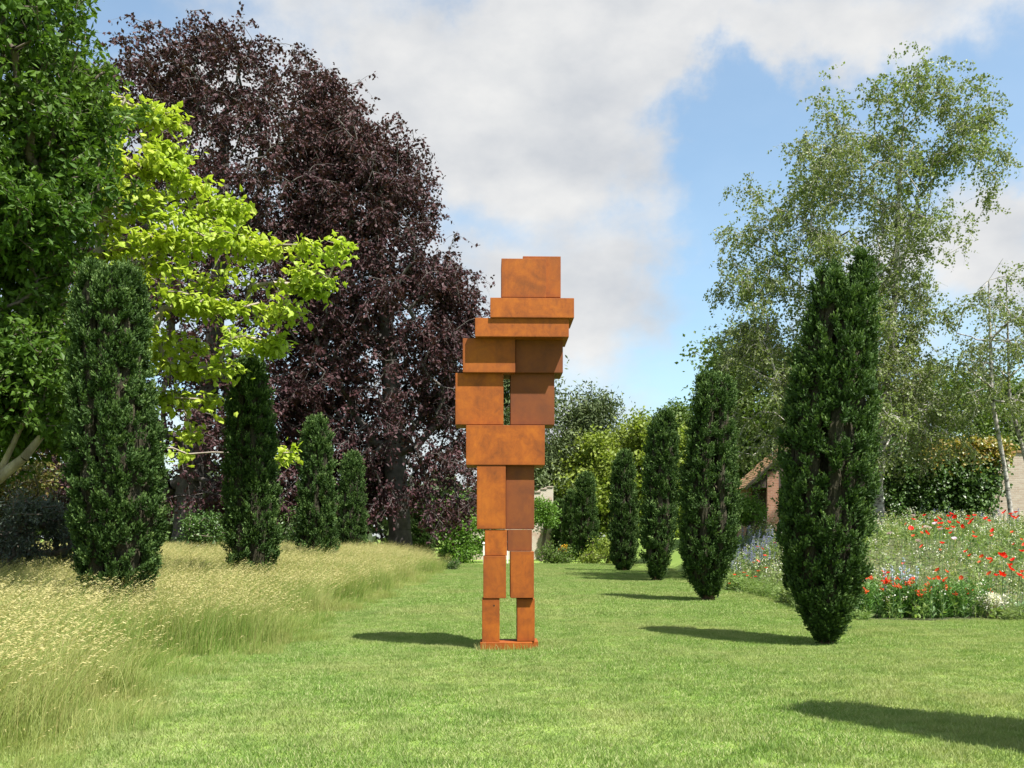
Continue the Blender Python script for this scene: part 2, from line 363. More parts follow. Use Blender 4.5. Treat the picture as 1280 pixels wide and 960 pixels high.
def lawn_grass():
    for k, (y0, y1, step, nb, hgt, wid) in enumerate(((5.2, 20, .36, 900, .042, .007), (20, 58, .7, 1500, .055, .013))):
        S = step * 1.35; g = Geo(); p = np.zeros((nb, 3)); p[:, :2] = rng.uniform(-S / 2, S / 2, (nb, 2))
        ax = rdir(nb) * .75; ax[:, 2] = np.abs(ax[:, 2]) * .6 + .55
        g.leaves(p, ax, rdir(nb), hgt * rng.uniform(.6, 1.35, nb), wid, rng.random(nb) ** 1.25, wide=.35)
        xs = np.arange(-6, 26, step); ys = np.arange(y0, y1, step)
        X, Y = [a.ravel() for a in np.meshgrid(xs, ys)]
        X = X + rng.uniform(-.2, .2, X.shape) * step; Y = Y + rng.uniform(-.2, .2, X.shape) * step
        keep = (np.abs(X) < Y * .62 + 2) & ~in_bed(X, Y) & (X > meadow_edge(Y) - 2.2) & ~((np.abs(X + .05) < .34) & (np.abs(Y - 13.8) < .26))
        keep &= ~((X > 7.5) & (Y > 38))
        X, Y = X[keep], Y[keep]; n = len(X)
        rot = np.zeros((n, 3)); rot[:, 2] = rng.uniform(0, 6.28, n)
        sc = np.repeat(rng.uniform(.85, 1.15, (n, 1)), 3, 1); sc[:, 2] *= rng.uniform(.7, 1.25, n)
        o = tiled('lawn_grass', g, [M['blade']], np.stack([X, Y, H(X, Y) - .004], 1), rot, sc)
        tag(o, ('short mown grass of the lawn around the rusty figure', 'short mown grass of the lawn between the far yews')[k], 'grass', kind='stuff')
lawn_grass()
def blades(g, base, n, hgt, spread, lean, wid, m=0, segs=3, rnd=None):
    """curved tapering grass blades; base (n,3), returns tips"""
    hgt = np.broadcast_to(hgt, n)
    a = rng.uniform(0, 6.28, n); d = np.stack([np.cos(a), np.sin(a)], 1) * rng.uniform(0, spread, n)[:, None]
    d = d + np.array(lean)[None] * rng.uniform(.3, 1.4, n)[:, None]
    sa = rng.uniform(0, 6.28, n); side = np.stack([np.cos(sa), np.sin(sa), np.zeros(n)], 1)
    prev = base; pw = np.broadcast_to(wid, n)[:, None] * .5
    r = rng.random(n) if rnd is None else rnd
    for k in range(1, segs + 1):
        t = k / segs
        q = base.copy(); q[:, :2] += d * (t ** 2) * hgt[:, None]; q[:, 2] += hgt * (t - .18 * t * t * (1 + np.linalg.norm(d, axis=1)))
        w = np.broadcast_to(wid, n)[:, None] * .5 * (1 - t * .9)
        g.quads(np.stack([prev - side * pw, prev + side * pw, q + side * w, q - side * w], 1), r, m)
        prev = q; pw = w
    return prev, d
def meadow_grass():
    specs = ((440, 46, .98, 'tall'), (420, 4, .5, 'low'))
    pts = []
    step = .52
    X, Y = [a.ravel() for a in np.meshgrid(np.arange(-34, -2.6, step), np.arange(4.6, 52, step))]
    X = X + rng.uniform(-.25, .25, X.shape); Y = Y + rng.uniform(-.25, .25, X.shape)
    d = meadow_edge(Y) - X                                       # metres inside the meadow
    keep = (d > .12) & (-X < Y * .60 + 3)
    X, Y, d = X[keep], Y[keep], d[keep]
    wob = .5 + .5 * np.sin(X * .8 + np.sin(Y * .5) * 2) * np.sin(Y * .43 + X * .2)
    tall = ss(.35, 2.3, d + rng.normal(0, .35, len(d)) + (wob - .5) * 1.0)
    for nb, nh, hh, kind in specs:
        S = .85; g = Geo()
        p = np.zeros((nb, 3)); p[:, :2] = rng.uniform(-S / 2, S / 2, (nb, 2))
        blades(g, p, nb, hh * rng.uniform(.4, .95, nb), .5, (.22, .0), .0075, 0)
        p = np.zeros((nh, 3)); p[:, :2] = rng.uniform(-S / 2, S / 2, (nh, 2))
        tips, dd = blades(g, p, nh, hh * rng.uniform(.72, 1.12, nh), .18, (.30, .02), .0045, 1, 4, rng.random(nh) * .6)
        if kind == 'tall':                                       # a few long stems arching over the rest
            q = np.zeros((16, 3)); q[:, :2] = rng.uniform(-S / 2, S / 2, (16, 2)); blades(g, q, 16, hh * rng.uniform(1.0, 1.3, 16), .5, (.35, 0), .006, 0, 5)
        for j in range(7):                                       # loose drooping seed heads
            o = tips.copy(); u = unit(np.concatenate([dd, np.full((nh, 1), -.02)], 1))
            o -= u * (.02 * j) + np.array([0, 0, .013 * j]) * 1.0
            ax = u * .9 + rdir(nh) * .55 + np.array([0, 0, .15])
            g.leaves(o, ax, rdir(nh), rng.uniform(.025, .05, nh), .009, None, 1)
        sel = (tall > .5) if kind == 'tall' else (tall <= .5) | (rng.random(len(tall)) < .12)
        x, y = X[sel], Y[sel]; n = len(x)
        rot = np.zeros((n, 3)); rot[:, 2] = rng.uniform(-.8, .8, n)
        sc = np.ones((n, 3)); sc[:, 1] = np.where(rng.random(n) < .5, 1, -1)
        sc[:, 2] = (.72 + .4 * tall[sel] if kind == 'tall' else .45 + .9 * tall[sel]) * rng.uniform(.85, 1.15, n)
        if kind == 'low': sc[:, :2] *= np.clip(sc[:, 2:3], .5, 1) * 1.1
        o = tiled('meadow_grass', g, [M['meadow'], M['straw']], np.stack([x, y, H(x, y) - .01], 1), rot, sc)
        tag(o, {'tall': 'tall uncut meadow grass with pale straw seed heads beside the lawn',
                'low': 'lower green grass along the meadow edge beside the mown lawn'}[kind], 'grass', kind='stuff')
meadow_grass()
def stray_grass():                                              # long blades the mower leaves round the figure's base
    g = Geo(); n = 260; t = rng.uniform(0, 1, n)
    x = rng.uniform(-.55, .50, n); y = np.where(rng.random(n) < .75, 13.43 - rng.random(n) * .10, 14.16 + rng.random(n) * .1)
    b = np.stack([x, y, H(x, y)], 1)
    blades(g, b, n, rng.uniform(.06, .15, n), .5, (.1, 0), .007, 0)
    n = 14; x = rng.uniform(-.5, -.28, n); b = np.stack([x, 13.38 + rng.uniform(-.03, .03, n), np.zeros(n)], 1)
    blades(g, b, n, rng.uniform(.12, .24, n), .6, (0, 0), .006, 1, 4)
    tag(link('grass_tufts', g.mesh('grass_tufts', [M['blade'], M['straw']])), 'longer grass blades left standing round the base of the rusty figure', 'grass', kind='stuff')
stray_grass()

# ------------------------------------------------------------------ the steel figure
def bevel_box(name, a, b, mat, parent, bev=.007):
    import bmesh
    bm = bmesh.new(); bmesh.ops.create_cube(bm, size=1)
    a = np.array(a); b = np.array(b); c = (a + b) / 2; s = b - a
    for v in bm.verts: v.co = Vector(np.array(v.co) * s)
    bmesh.ops.bevel(bm, geom=list(bm.edges), offset=bev, segments=2, affect='EDGES', profile=.7)
    me = bpy.data.meshes.new(name); bm.to_mesh(me); bm.free(); me.materials.append(mat)
    return link(name, me, parent, c)
def figure():
    FY = 13.5; root = empty('steel_figure', (-.06, FY + .3, 0), R(1.4))
    tag(root, 'tall rusted steel figure of stacked rectangular blocks on the lawn', 'sculpture')
    S = [  # name, x0, y0, x1, y1 in pixels, front offset, depth, browner with shade painted in
        ('base_slab', 599.5, 803.2, 665, 818, .00, .50, 0), ('base_slab', 652, 802, 672.5, 818, .16, .45, 0),
        ('foot_block', 602, 748.6, 624, 802.8, .05, .42, 0), ('foot_block', 646, 748.6, 668, 801.6, .105, .40, 0),
        ('shin_block', 603.5, 695, 632, 748, .04, .46, 0), ('shin_block', 637.5, 689.5, 667, 747.6, .05, .46, 0),
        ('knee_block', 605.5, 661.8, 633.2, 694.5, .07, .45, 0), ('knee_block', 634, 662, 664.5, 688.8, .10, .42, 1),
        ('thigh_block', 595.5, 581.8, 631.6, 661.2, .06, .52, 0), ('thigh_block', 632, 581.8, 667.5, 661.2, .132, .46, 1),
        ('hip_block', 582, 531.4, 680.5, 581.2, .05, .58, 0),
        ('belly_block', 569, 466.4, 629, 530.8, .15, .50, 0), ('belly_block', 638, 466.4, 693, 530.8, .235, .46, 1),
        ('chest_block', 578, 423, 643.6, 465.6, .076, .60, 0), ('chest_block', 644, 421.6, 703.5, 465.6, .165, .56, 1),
        ('shoulder_slab', 593, 397.4, 710.5, 420.8, -.06, .72, 0),
        ('neck_slab', 612, 372, 717, 396.8, -.092, .70, 0),
        ('head_block', 626, 323, 682, 371.5, -.05, .50, 0), ('head_block', 653, 320, 700.5, 371.3, .03, .48, 0)]
    for nm, x0, y0, x1, y1, o, dep, br in S:
        Y = FY + o; a = P(x0, y1, Y); b = P(x1, y0, Y); b[1] += dep
        a -= np.array((-.06, FY + .3, 0)); b -= np.array((-.06, FY + .3, 0))
        if nm == 'head_block' and x0 > 650: b[1] += .05
        blk = bevel_box(nm, a, b, M['rust_brown_shaded' if br else 'rust'], root)
        if nm == 'foot_block' and x0 < 610:                       # flat dark disc, its colour standing for the shade inside a drilling
            g = Geo(); t = np.arange(10) * math.pi / 5; hx, hz = P(617, 757, Y)[[0, 2]]; rel = np.array((hx + .06, 0, hz)) - (a + b) / 2; yf = -(b[1] - a[1]) / 2 - .0015
            g.add(np.stack([rel[0] + np.cos(t) * .012, np.full(10, yf), rel[2] + np.sin(t) * .012], 1), [tuple(range(10))][0:0] or [(0, i, i + 1) for i in range(1, 9)]); link('hole_shade', g.mesh('hole_shade', [M['hole_shade']]), blk)
figure()

# ------------------------------------------------------------------ yews
def interp(pairs, z):
    p = np.array(pairs); return np.stack([np.interp(z, p[:, 0], p[:, k]) for k in range(1, p.shape[1])], -1)
def yew_mesh(name, prof, hz, nsprig, needles, seed, tops, size=.26, cols=8, tw=1.0):
    """prof: (z, left, right) metres about the stem; returns crown and trunk meshes"""
    global rng
    rng = np.random.default_rng(seed)
    ph = rng.uniform(0, 6.28); C = []
    for i in range(cols):
        if i == 0: C.append((0, 0, .62, 0.0 if not tops else tops[0]))
        else:
            a = (0 if tw == 1.36 else ph) + i * 2 * math.pi / (cols - 1) + rng.uniform(-.15, .15)
            C.append((math.cos(a), math.sin(a), rng.uniform(.34, .48) * (1 if cols < 10 else .84), (rng.uniform(.0, .55) if not tops else tops[i % len(tops)]) ))
    zmin = prof[0][0]
    P0 = []; D0 = []
    def geom(i, z):
        dx, dy, rf, drop = C[i]
        lr = interp(prof, z); c = (lr[..., 0] + lr[..., 1]) / 2; w = np.maximum((lr[..., 1] - lr[..., 0]) / 2 - .075, .12)
        top = hz - drop; r = w * rf * (1 + .16 * np.sin(z * 5.1 + i * 2.1) + .1 * np.sin(z * 9.7 + i))
        r = r * np.clip((top - z) / .38, 0, 1) ** .45
        off = np.maximum(w - w * rf, 0)
        return c + dx * off, dy * off, r
    per = nsprig // cols
    for i in range(cols):
        n = per * 4
        z = rng.uniform(zmin, hz - C[i][3], n); th = rng.uniform(0, 6.28, n)
        cx, cy, r = geom(i, z); k = rng.uniform(.78, 1.10, n)
        x = cx + np.cos(th) * r * k; y = cy + np.sin(th) * r * k
        keep = r > .03
        for j in range(cols):
            if j == i: continue
            ox, oy, orr = geom(j, z); keep &= np.hypot(x - ox, y - oy) > orr * .86
        idx = np.nonzero(keep)[0][:per]
        P0.append(np.stack([x, y, z], 1)[idx]); D0.append(np.stack([np.cos(th), np.sin(th), np.zeros(n)], 1)[idx])
    P0 = np.concatenate(P0); D0 = np.concatenate(D0); ns = len(P0)
    g = Geo()
    axis = unit(np.array([0, 0, 1.]) + D0 * rng.uniform(.25, .8, (ns, 1)) + rng.normal(0, .12, (ns, 3)))
    fresh = np.clip(rng.beta(1.1, 1.4, ns), 0, 1); big_ = size * rng.uniform(.75, 1.25, ns)
    q = 7; ti = np.repeat(np.arange(ns), q); nq = ns * q                 # each tuft: seven short shoots from one point
    sp0 = P0[ti] - axis[ti] * (big_[ti] * .3)[:, None] + rng.normal(0, .12, (nq, 3)) * big_[ti][:, None]
    sax = unit(axis[ti] + rdir(nq) * .38); ln = big_[ti] * rng.uniform(.5, .8, nq)
    k = needles; t = np.tile(np.linspace(.0, 1, k), nq); rep = np.repeat(np.arange(nq), k); m_ = nq * k
    base = sp0[rep] + sax[rep] * (t * ln[rep])[:, None]
    rad = unit(np.cross(sax[rep], rdir(m_)))
    ax = rad * (1.0 - .5 * t)[:, None] + sax[rep] * (.4 + .8 * t)[:, None]
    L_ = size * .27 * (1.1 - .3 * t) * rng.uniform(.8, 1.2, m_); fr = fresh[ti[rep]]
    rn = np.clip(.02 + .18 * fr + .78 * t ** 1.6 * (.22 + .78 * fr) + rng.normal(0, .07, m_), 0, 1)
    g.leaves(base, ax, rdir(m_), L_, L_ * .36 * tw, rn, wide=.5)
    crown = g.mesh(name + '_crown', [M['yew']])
    # inner mass of twigs and older needles, and the stem
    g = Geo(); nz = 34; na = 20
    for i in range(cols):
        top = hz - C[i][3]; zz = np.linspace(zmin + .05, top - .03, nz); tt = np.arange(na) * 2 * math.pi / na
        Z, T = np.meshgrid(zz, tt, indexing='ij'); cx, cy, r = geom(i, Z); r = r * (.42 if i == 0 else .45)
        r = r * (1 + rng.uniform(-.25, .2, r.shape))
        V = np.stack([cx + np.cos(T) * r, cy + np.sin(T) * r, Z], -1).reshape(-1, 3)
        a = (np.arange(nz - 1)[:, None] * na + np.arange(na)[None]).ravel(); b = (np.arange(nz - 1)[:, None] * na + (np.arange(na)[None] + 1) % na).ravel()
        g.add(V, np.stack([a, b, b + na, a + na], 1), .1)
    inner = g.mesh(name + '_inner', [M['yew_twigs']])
    g = Geo(); lr0 = interp(prof, np.array([zmin]))[0]; c0 = lr0.mean(); w0 = (lr0[1] - lr0[0]) / 2
    for i in range(9):
        a = i * .7 + ph; q = rng.uniform(.2, .9)
        A = np.array([[c0 + math.cos(a) * w0 * q * .5, math.sin(a) * w0 * q * .5, -.03]]); zt = zmin + .7
        lr = interp(prof, np.array([zt]))[0]; w = (lr[1] - lr[0]) / 2
        B = np.array([[lr.mean() + math.cos(a) * w * q * .8, math.sin(a) * w * q * .8, zt]])
        g.tubes(A, (A + B) / 2 + rng.normal(0, .02, 3), .045, .035, 7); g.tubes((A + B) / 2, B, .035, .02, 6)
    g.tubes(np.array([[c0, 0, -.04]]), np.array([[c0, 0, zmin + .5]]), w0 * .55, w0 * .3, 10)
    return crown, inner, g.mesh(name + '_stem', [M['yew_bark']])
def px_prof(Y, cx, rows, zoff=0):
    out = []
    for py, l, r in rows:
        out.append((CAMZ + (HY - py) * Y / F - zoff, (l - cx) * Y / F, (r - cx) * Y / F))
    return sorted(out)
def place_yew(meshes, loc, label, rz=0, s=1.0, sz=1.0):
    o = empty('columnar_yew', loc, rz); o.scale = (s, s, sz)
    tag(o, label, 'tree', 'columnar yews in two rows along the lawn')
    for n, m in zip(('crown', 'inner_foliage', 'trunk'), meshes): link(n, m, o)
    return o
def yews():
    Y1 = 14.55
    a = yew_mesh('yew_a', px_prof(Y1, 1032, [(797, 1018, 1048), (775, 1004, 1062), (740, 986, 1075), (700, 976, 1084), (660, 972, 1088), (600, 974, 1094), (540, 977, 1094), (480, 986, 1094), (420, 1000, 1096), (370, 1010, 1097), (330, 1016, 1096)]),
                 5.90, 1450, 10, 11, [.6, .3, .5, .35, .12, .22, .65, .35, .55, .6, .3, .0], .23, 12, 1.36)
    place_yew(a, ((1032 - 640) * Y1 / F, Y1, 0), 'dark columnar yew with narrow foot and forked top beside the orange-red lilies')
    Y2 = 24.4
    b = yew_mesh('yew_b', px_prof(Y2, 885, [(744, 872, 900), (720, 858, 908), (690, 849, 922), (650, 847, 926), (600, 850, 923), (550, 858, 920), (500, 866, 918), (470, 870, 917)]),
                 5.82, 1050, 8, 12, [.1, .3, .0, .4, .15, .25, .2], .26, 10, 1.5)
    place_yew(b, ((885 - 640) * Y2 / F, Y2, 0), 'columnar yew at the corner of the blue-flowered end of the flower border')
    Y3 = 35.5
    c = yew_mesh('yew_c', px_prof(Y3, 823, [(720, 813, 832), (700, 803, 841), (670, 798, 846), (600, 802, 848), (560, 806, 849), (520, 812, 846)]),
                 6.2, 700, 8, 13, [0, .2, .1, .35, .15, .4, .3], .33, 8, 1.6)
    place_yew(c, ((823 - 640) * Y3 / F, Y3, 0), 'columnar yew in front of the yellow-green tree, next before the shorter far yews')
    place_yew(b, (5.3, 6.6, 0), 'columnar yew at the open end of the lawn, casting its shadow over the near grass', 1.7, .9)
    L1 = 15.2; gz = float(H(-6.3, L1))
    d = yew_mesh('yew_d', px_prof(L1, 146, [(795, 128, 168), (770, 115, 182), (740, 104, 192), (690, 96, 199), (630, 88, 205), (560, 86, 202), (480, 88, 190), (420, 90, 186), (360, 93, 182), (345, 98, 178)]),
                 5.90, 1550, 10, 14, [.2, .05, .0, .2, .1, .22, .08, .15], .22, 13, 1.4)
    place_yew(d, ((146 - 640) * L1 / F, L1, 0), 'broad flat-topped columnar yew rising from meadow grass beside the oak and golden catalpa')
    L2 = 23; 
    e = yew_mesh('yew_e', px_prof(L2, 313, [(748, 302, 325), (720, 290, 340), (690, 281, 349), (640, 278, 350), (560, 280, 345), (500, 283, 342), (455, 292, 336)]),
                 5.88, 920, 8, 15, [0, .2, .1, .35, .15, .3, .2], .27, 10, 1.5)
    place_yew(e, ((313 - 640) * L2 / F, L2, float(H(-6.3, L2)) - .12), 'columnar yew in the meadow, second of its row from the oak')
    L3 = 34
    f = yew_mesh('yew_f', [(.1, -.35, .35), (.6, -.7, .7), (1.6, -.8, .8), (3.2, -.72, .72), (4.8, -.62, .62), (5.7, -.5, .5)],
                 5.8, 620, 8, 16, [0, .15, .1, .3, .1, .25, .2], .36, 8, 1.6)
    place_yew(f, ((396 - 640) * L3 / F, L3, float(H(-6.9, L3)) - .35), 'columnar yew in the meadow before the copper beech, third of its row from the oak', .4, .92)
    L4 = 46
    place_yew(f, ((440 - 640) * L4 / F, L4, float(H(-7.6, L4)) - .1), 'columnar yew in the meadow before the copper beech, fourth of its row from the oak', 2.1, .93, .92)
    L5 = 60
    place_yew(f, ((528 - 640) * L5 / F, L5, 0), 'short greyish columnar yew in the shade under the drooping copper beech', 1.1, 1.0, .66)
    for k, (px, Y, s, sz, lab) in enumerate(((779.5, 46, .92, .98, 'columnar yew on the far lawn before the yellow-green tree, next before the small far ones'),
                                 (732, 63, 1.08, 1.0, 'far columnar yew right beside the yellow torch flowers'),
                                 (714.5, 67, .82, .84, 'small far columnar yew wedged between two others by the garden wall'),
                                 (701, 69, .95, .74, 'last and smallest columnar yew, against the pale garden wall'))):
        place_yew(f, ((px - 640) * Y / F, Y, 0), lab, .9 + k * 1.3, s, sz)
yews()

# ------------------------------------------------------------------ trees
def grow(trunk, att, alpha=.25, jit=.08):
    """join the twig ends to the trunk: each to the nearest node, favouring short ways to the root"""
    nodes = [np.array(p, float) for p in trunk]; par = [-1] + list(range(len(trunk) - 1)); pl = [0.0]
    for i in range(1, len(trunk)): pl.append(pl[-1] + np.linalg.norm(nodes[i] - nodes[i - 1]))
    n = len(att); best = np.full(n, 1e9); bi = np.zeros(n, int); done = np.zeros(n, bool)
    def upd(k):
        c = np.linalg.norm(att - nodes[k], axis=1) + alpha * pl[k]
        m = c < best; best[m] = c[m]; bi[m] = k
    for k in range(2, len(nodes)): upd(k)
    tip = np.zeros(n, int)
    for _ in range(n):
        j = int(np.argmin(np.where(done, 1e9, best))); done[j] = True; k = bi[j]
        a, b = nodes[k], att[j]; d = np.linalg.norm(b - a); segs = 1 if d < .9 else (2 if d < 2.2 else 4)
        for s in range(1, segs + 1):
            t = s / segs; p = a + (b - a) * t
            if s < segs: p = p + rng.normal(0, jit * d / segs, 3) + np.array([0, 0, .10 * d * math.sin(math.pi * t) * .5])
            nodes.append(p); par.append(k); pl.append(pl[k] + np.linalg.norm(p - nodes[k])); k = len(nodes) - 1
            upd(k)
        tip[j] = k
    return np.array(nodes), np.array(par), tip
def wood(nodes, par, tip, ntrunk, rt, r0, expo=.48, kmin=.006):
    cnt = np.zeros(len(nodes)); cnt[tip] += 1
    for i in range(len(nodes) - 1, 0, -1): cnt[par[i]] += cnt[i]
    r = rt * np.maximum(cnt, 1) ** expo
    r[:ntrunk] = np.maximum(r[:ntrunk], 0); r *= np.minimum(1, r0 / r[0]) if r[0] > r0 else 1
    r[0] *= 1.35
    i = np.arange(1, len(nodes)); pr = np.minimum(r[par[i]], r[i] * 1.25); pr[:ntrunk - 1] = r[par[i[:ntrunk - 1]]]
    g = Geo(); big = (r[i] > .05)
    for sel, k in ((big, 8), (~big & (r[i] > kmin), 4)):
        g.tubes(nodes[par[i[sel]]], nodes[i[sel]], pr[sel], r[i[sel]], k)
    return g
def tree(name, label, trunk, att, mat, bark, per, leaf, aspect=.6, sig=.25, droop=0., flat=.6, rt=.012, r0=.5, alpha=.25,
         cat='tree', group=None, heart=False, strands=0, slen=.6, hang=.5):
    loc = np.array(trunk[0], float)
    nodes, par, tip = grow(trunk, att, alpha)
    root = empty(name, loc); tag(root, label, cat, group)
    g = wood(nodes - loc, par, tip, len(trunk), rt, r0); link('trunk', g.mesh(name + '_wood', [bark], True), root)
    e = nodes[tip]; b = nodes[par[tip]]; n = len(e)
    rep = np.repeat(np.arange(n), per); m = len(rep)
    t = rng.uniform(.1, 1.15, m)[:, None]
    d = unit(e - b)
    p = b[rep] + (e - b)[rep] * t + rng.normal(0, sig, (m, 3)) * np.array([1, 1, .75]) - np.array([0, 0, 1]) * (np.abs(rng.normal(0, 1, m)) * droop)[:, None]
    if strands:
        dirs = unit(rdir(n * strands) * np.array([1, 1, .6]) + np.repeat(d, strands, 0) * .5 - np.array([0, 0, hang])); sb = np.repeat(e, strands, 0) - np.repeat(e - b, strands, 0) * rng.uniform(0, .6, (n * strands, 1))
        ls = slen * rng.uniform(.5, 1.25, n * strands); mid_ = sb + dirs * ls[:, None] * .5; end_ = sb + (dirs * np.array([1, 1, .9]) - np.array([0, 0, .22 * hang])) * ls[:, None]
        tg = Geo(); sv = unit(np.cross(dirs, rdir(len(dirs))))
        for A_, B_, wa, wb in ((sb, mid_, .5, .4), (mid_, end_, .4, .2)):      # hair-thin twigs, about a third of a pixel wide
            tg.quads(np.stack([A_ - loc - sv * rt * wa, A_ - loc + sv * rt * wa, B_ - loc + sv * rt * wb, B_ - loc - sv * rt * wb], 1))
        twig_me = tg.mesh(name + '_twigs', [bark])
        si = rng.integers(0, strands, m) + rep * strands; t = rng.random(m)[:, None] ** .8
        p = np.where(t < .5, sb[si] + (mid_ - sb)[si] * t * 2, mid_[si] + (end_ - mid_)[si] * (t * 2 - 1)) + rng.normal(0, leaf * .35, (m, 3))
    ax = rdir(m) + d[rep] * .4 + np.array([0, 0, -.35 - droop])
    nr = rdir(m) * (1 - flat) + np.array([0, 0, 1.]) * flat
    L_ = leaf * rng.uniform(.65, 1.3, m)
    shade = np.clip(rng.random(n)[rep] * .5 + rng.random(m) * .5, 0, 1)
    g = Geo()
    if heart:
        a = unit(ax); s_ = unit(np.cross(a, nr)); nn = np.cross(s_, a); L1 = L_[:, None]
        o = np.stack([p, p + a * L1 * .0 + s_ * L1 * .30 - a * L1 * .10 - nn * L1 * .06, p + a * L1 * .34 + s_ * L1 * .42 - nn * L1 * .12, p + a * L1 - nn * L1 * .22,
                      p + a * L1 * .34 - s_ * L1 * .42 - nn * L1 * .12, p - s_ * L1 * .30 - a * L1 * .10 - nn * L1 * .06, p + a * L1 * .45], 1)
        i0 = (np.arange(m) * 7)[:, None]
        f = np.concatenate([i0 + np.array([[0, 1, 2, 6]]), i0 + np.array([[6, 2, 3, 3]])[:, :4], ], 0)
        Q = np.concatenate([i0 + np.array([[0, 1, 2, 6]]), i0 + np.array([[0, 6, 4, 5]])]); T = np.concatenate([i0 + np.array([[6, 2, 3]]), i0 + np.array([[6, 3, 4]])])
        V = (o - loc).reshape(-1, 3); r2 = np.concatenate([shade, shade])
        g.V.append(V); g.Q.append(Q); g.T.append(T); g.qr.append(r2); g.tr.append(r2); g.qm.append(np.zeros(2 * m, int)); g.tm.append(np.zeros(2 * m, int)); g.n = len(V)
    else:
        g.leaves(p - loc, ax, nr, L_, L_ * aspect, shade)
    c = link('crown', g.mesh(name + '_leaves', [mat]), root)
    if strands: link('twigs', twig_me, c)['kind'] = 'stuff'
    return root
def fill(prof, Y, n, clumps=None, csig=.6, shell=.55, dscale=.85, squash=.7, lean=None):
    """points through the body whose outline is given as rows (py, left px, right px) at depth Y, gathered in clumps"""
    rows = sorted([(CAMZ + (HY - py) * Y / F, (l - CX) * Y / F, (r - CX) * Y / F) for py, l, r in prof])
    z0, z1 = rows[0][0], rows[-1][0]
    def ball(k):
        out = []
        while len(out) < k:
            z = rng.uniform(z0, z1); l, r = interp(rows, np.array([z]))[0]; w = (r - l) / 2; c = (l + r) / 2
            wmax = max(rr[2] - rr[1] for rr in rows) / 2
            if rng.random() > max(w / wmax, .15): continue
            a = rng.uniform(0, 6.28); q = (shell + (1 - shell) * rng.random() ** .5) if rng.random() < .8 else rng.random() ** .5
            out.append((c + w * q * math.cos(a), Y + w * dscale * q * math.sin(a), z))
        return np.array(out)
    if not clumps: return ball(n)
    C = ball(clumps); k = rng.integers(0, clumps, n)
    s = csig * rng.uniform(.6, 1.3, clumps)
    return C[k] + rng.normal(0, 1, (n, 3)) * s[k][:, None] * np.array([1, 1, squash])

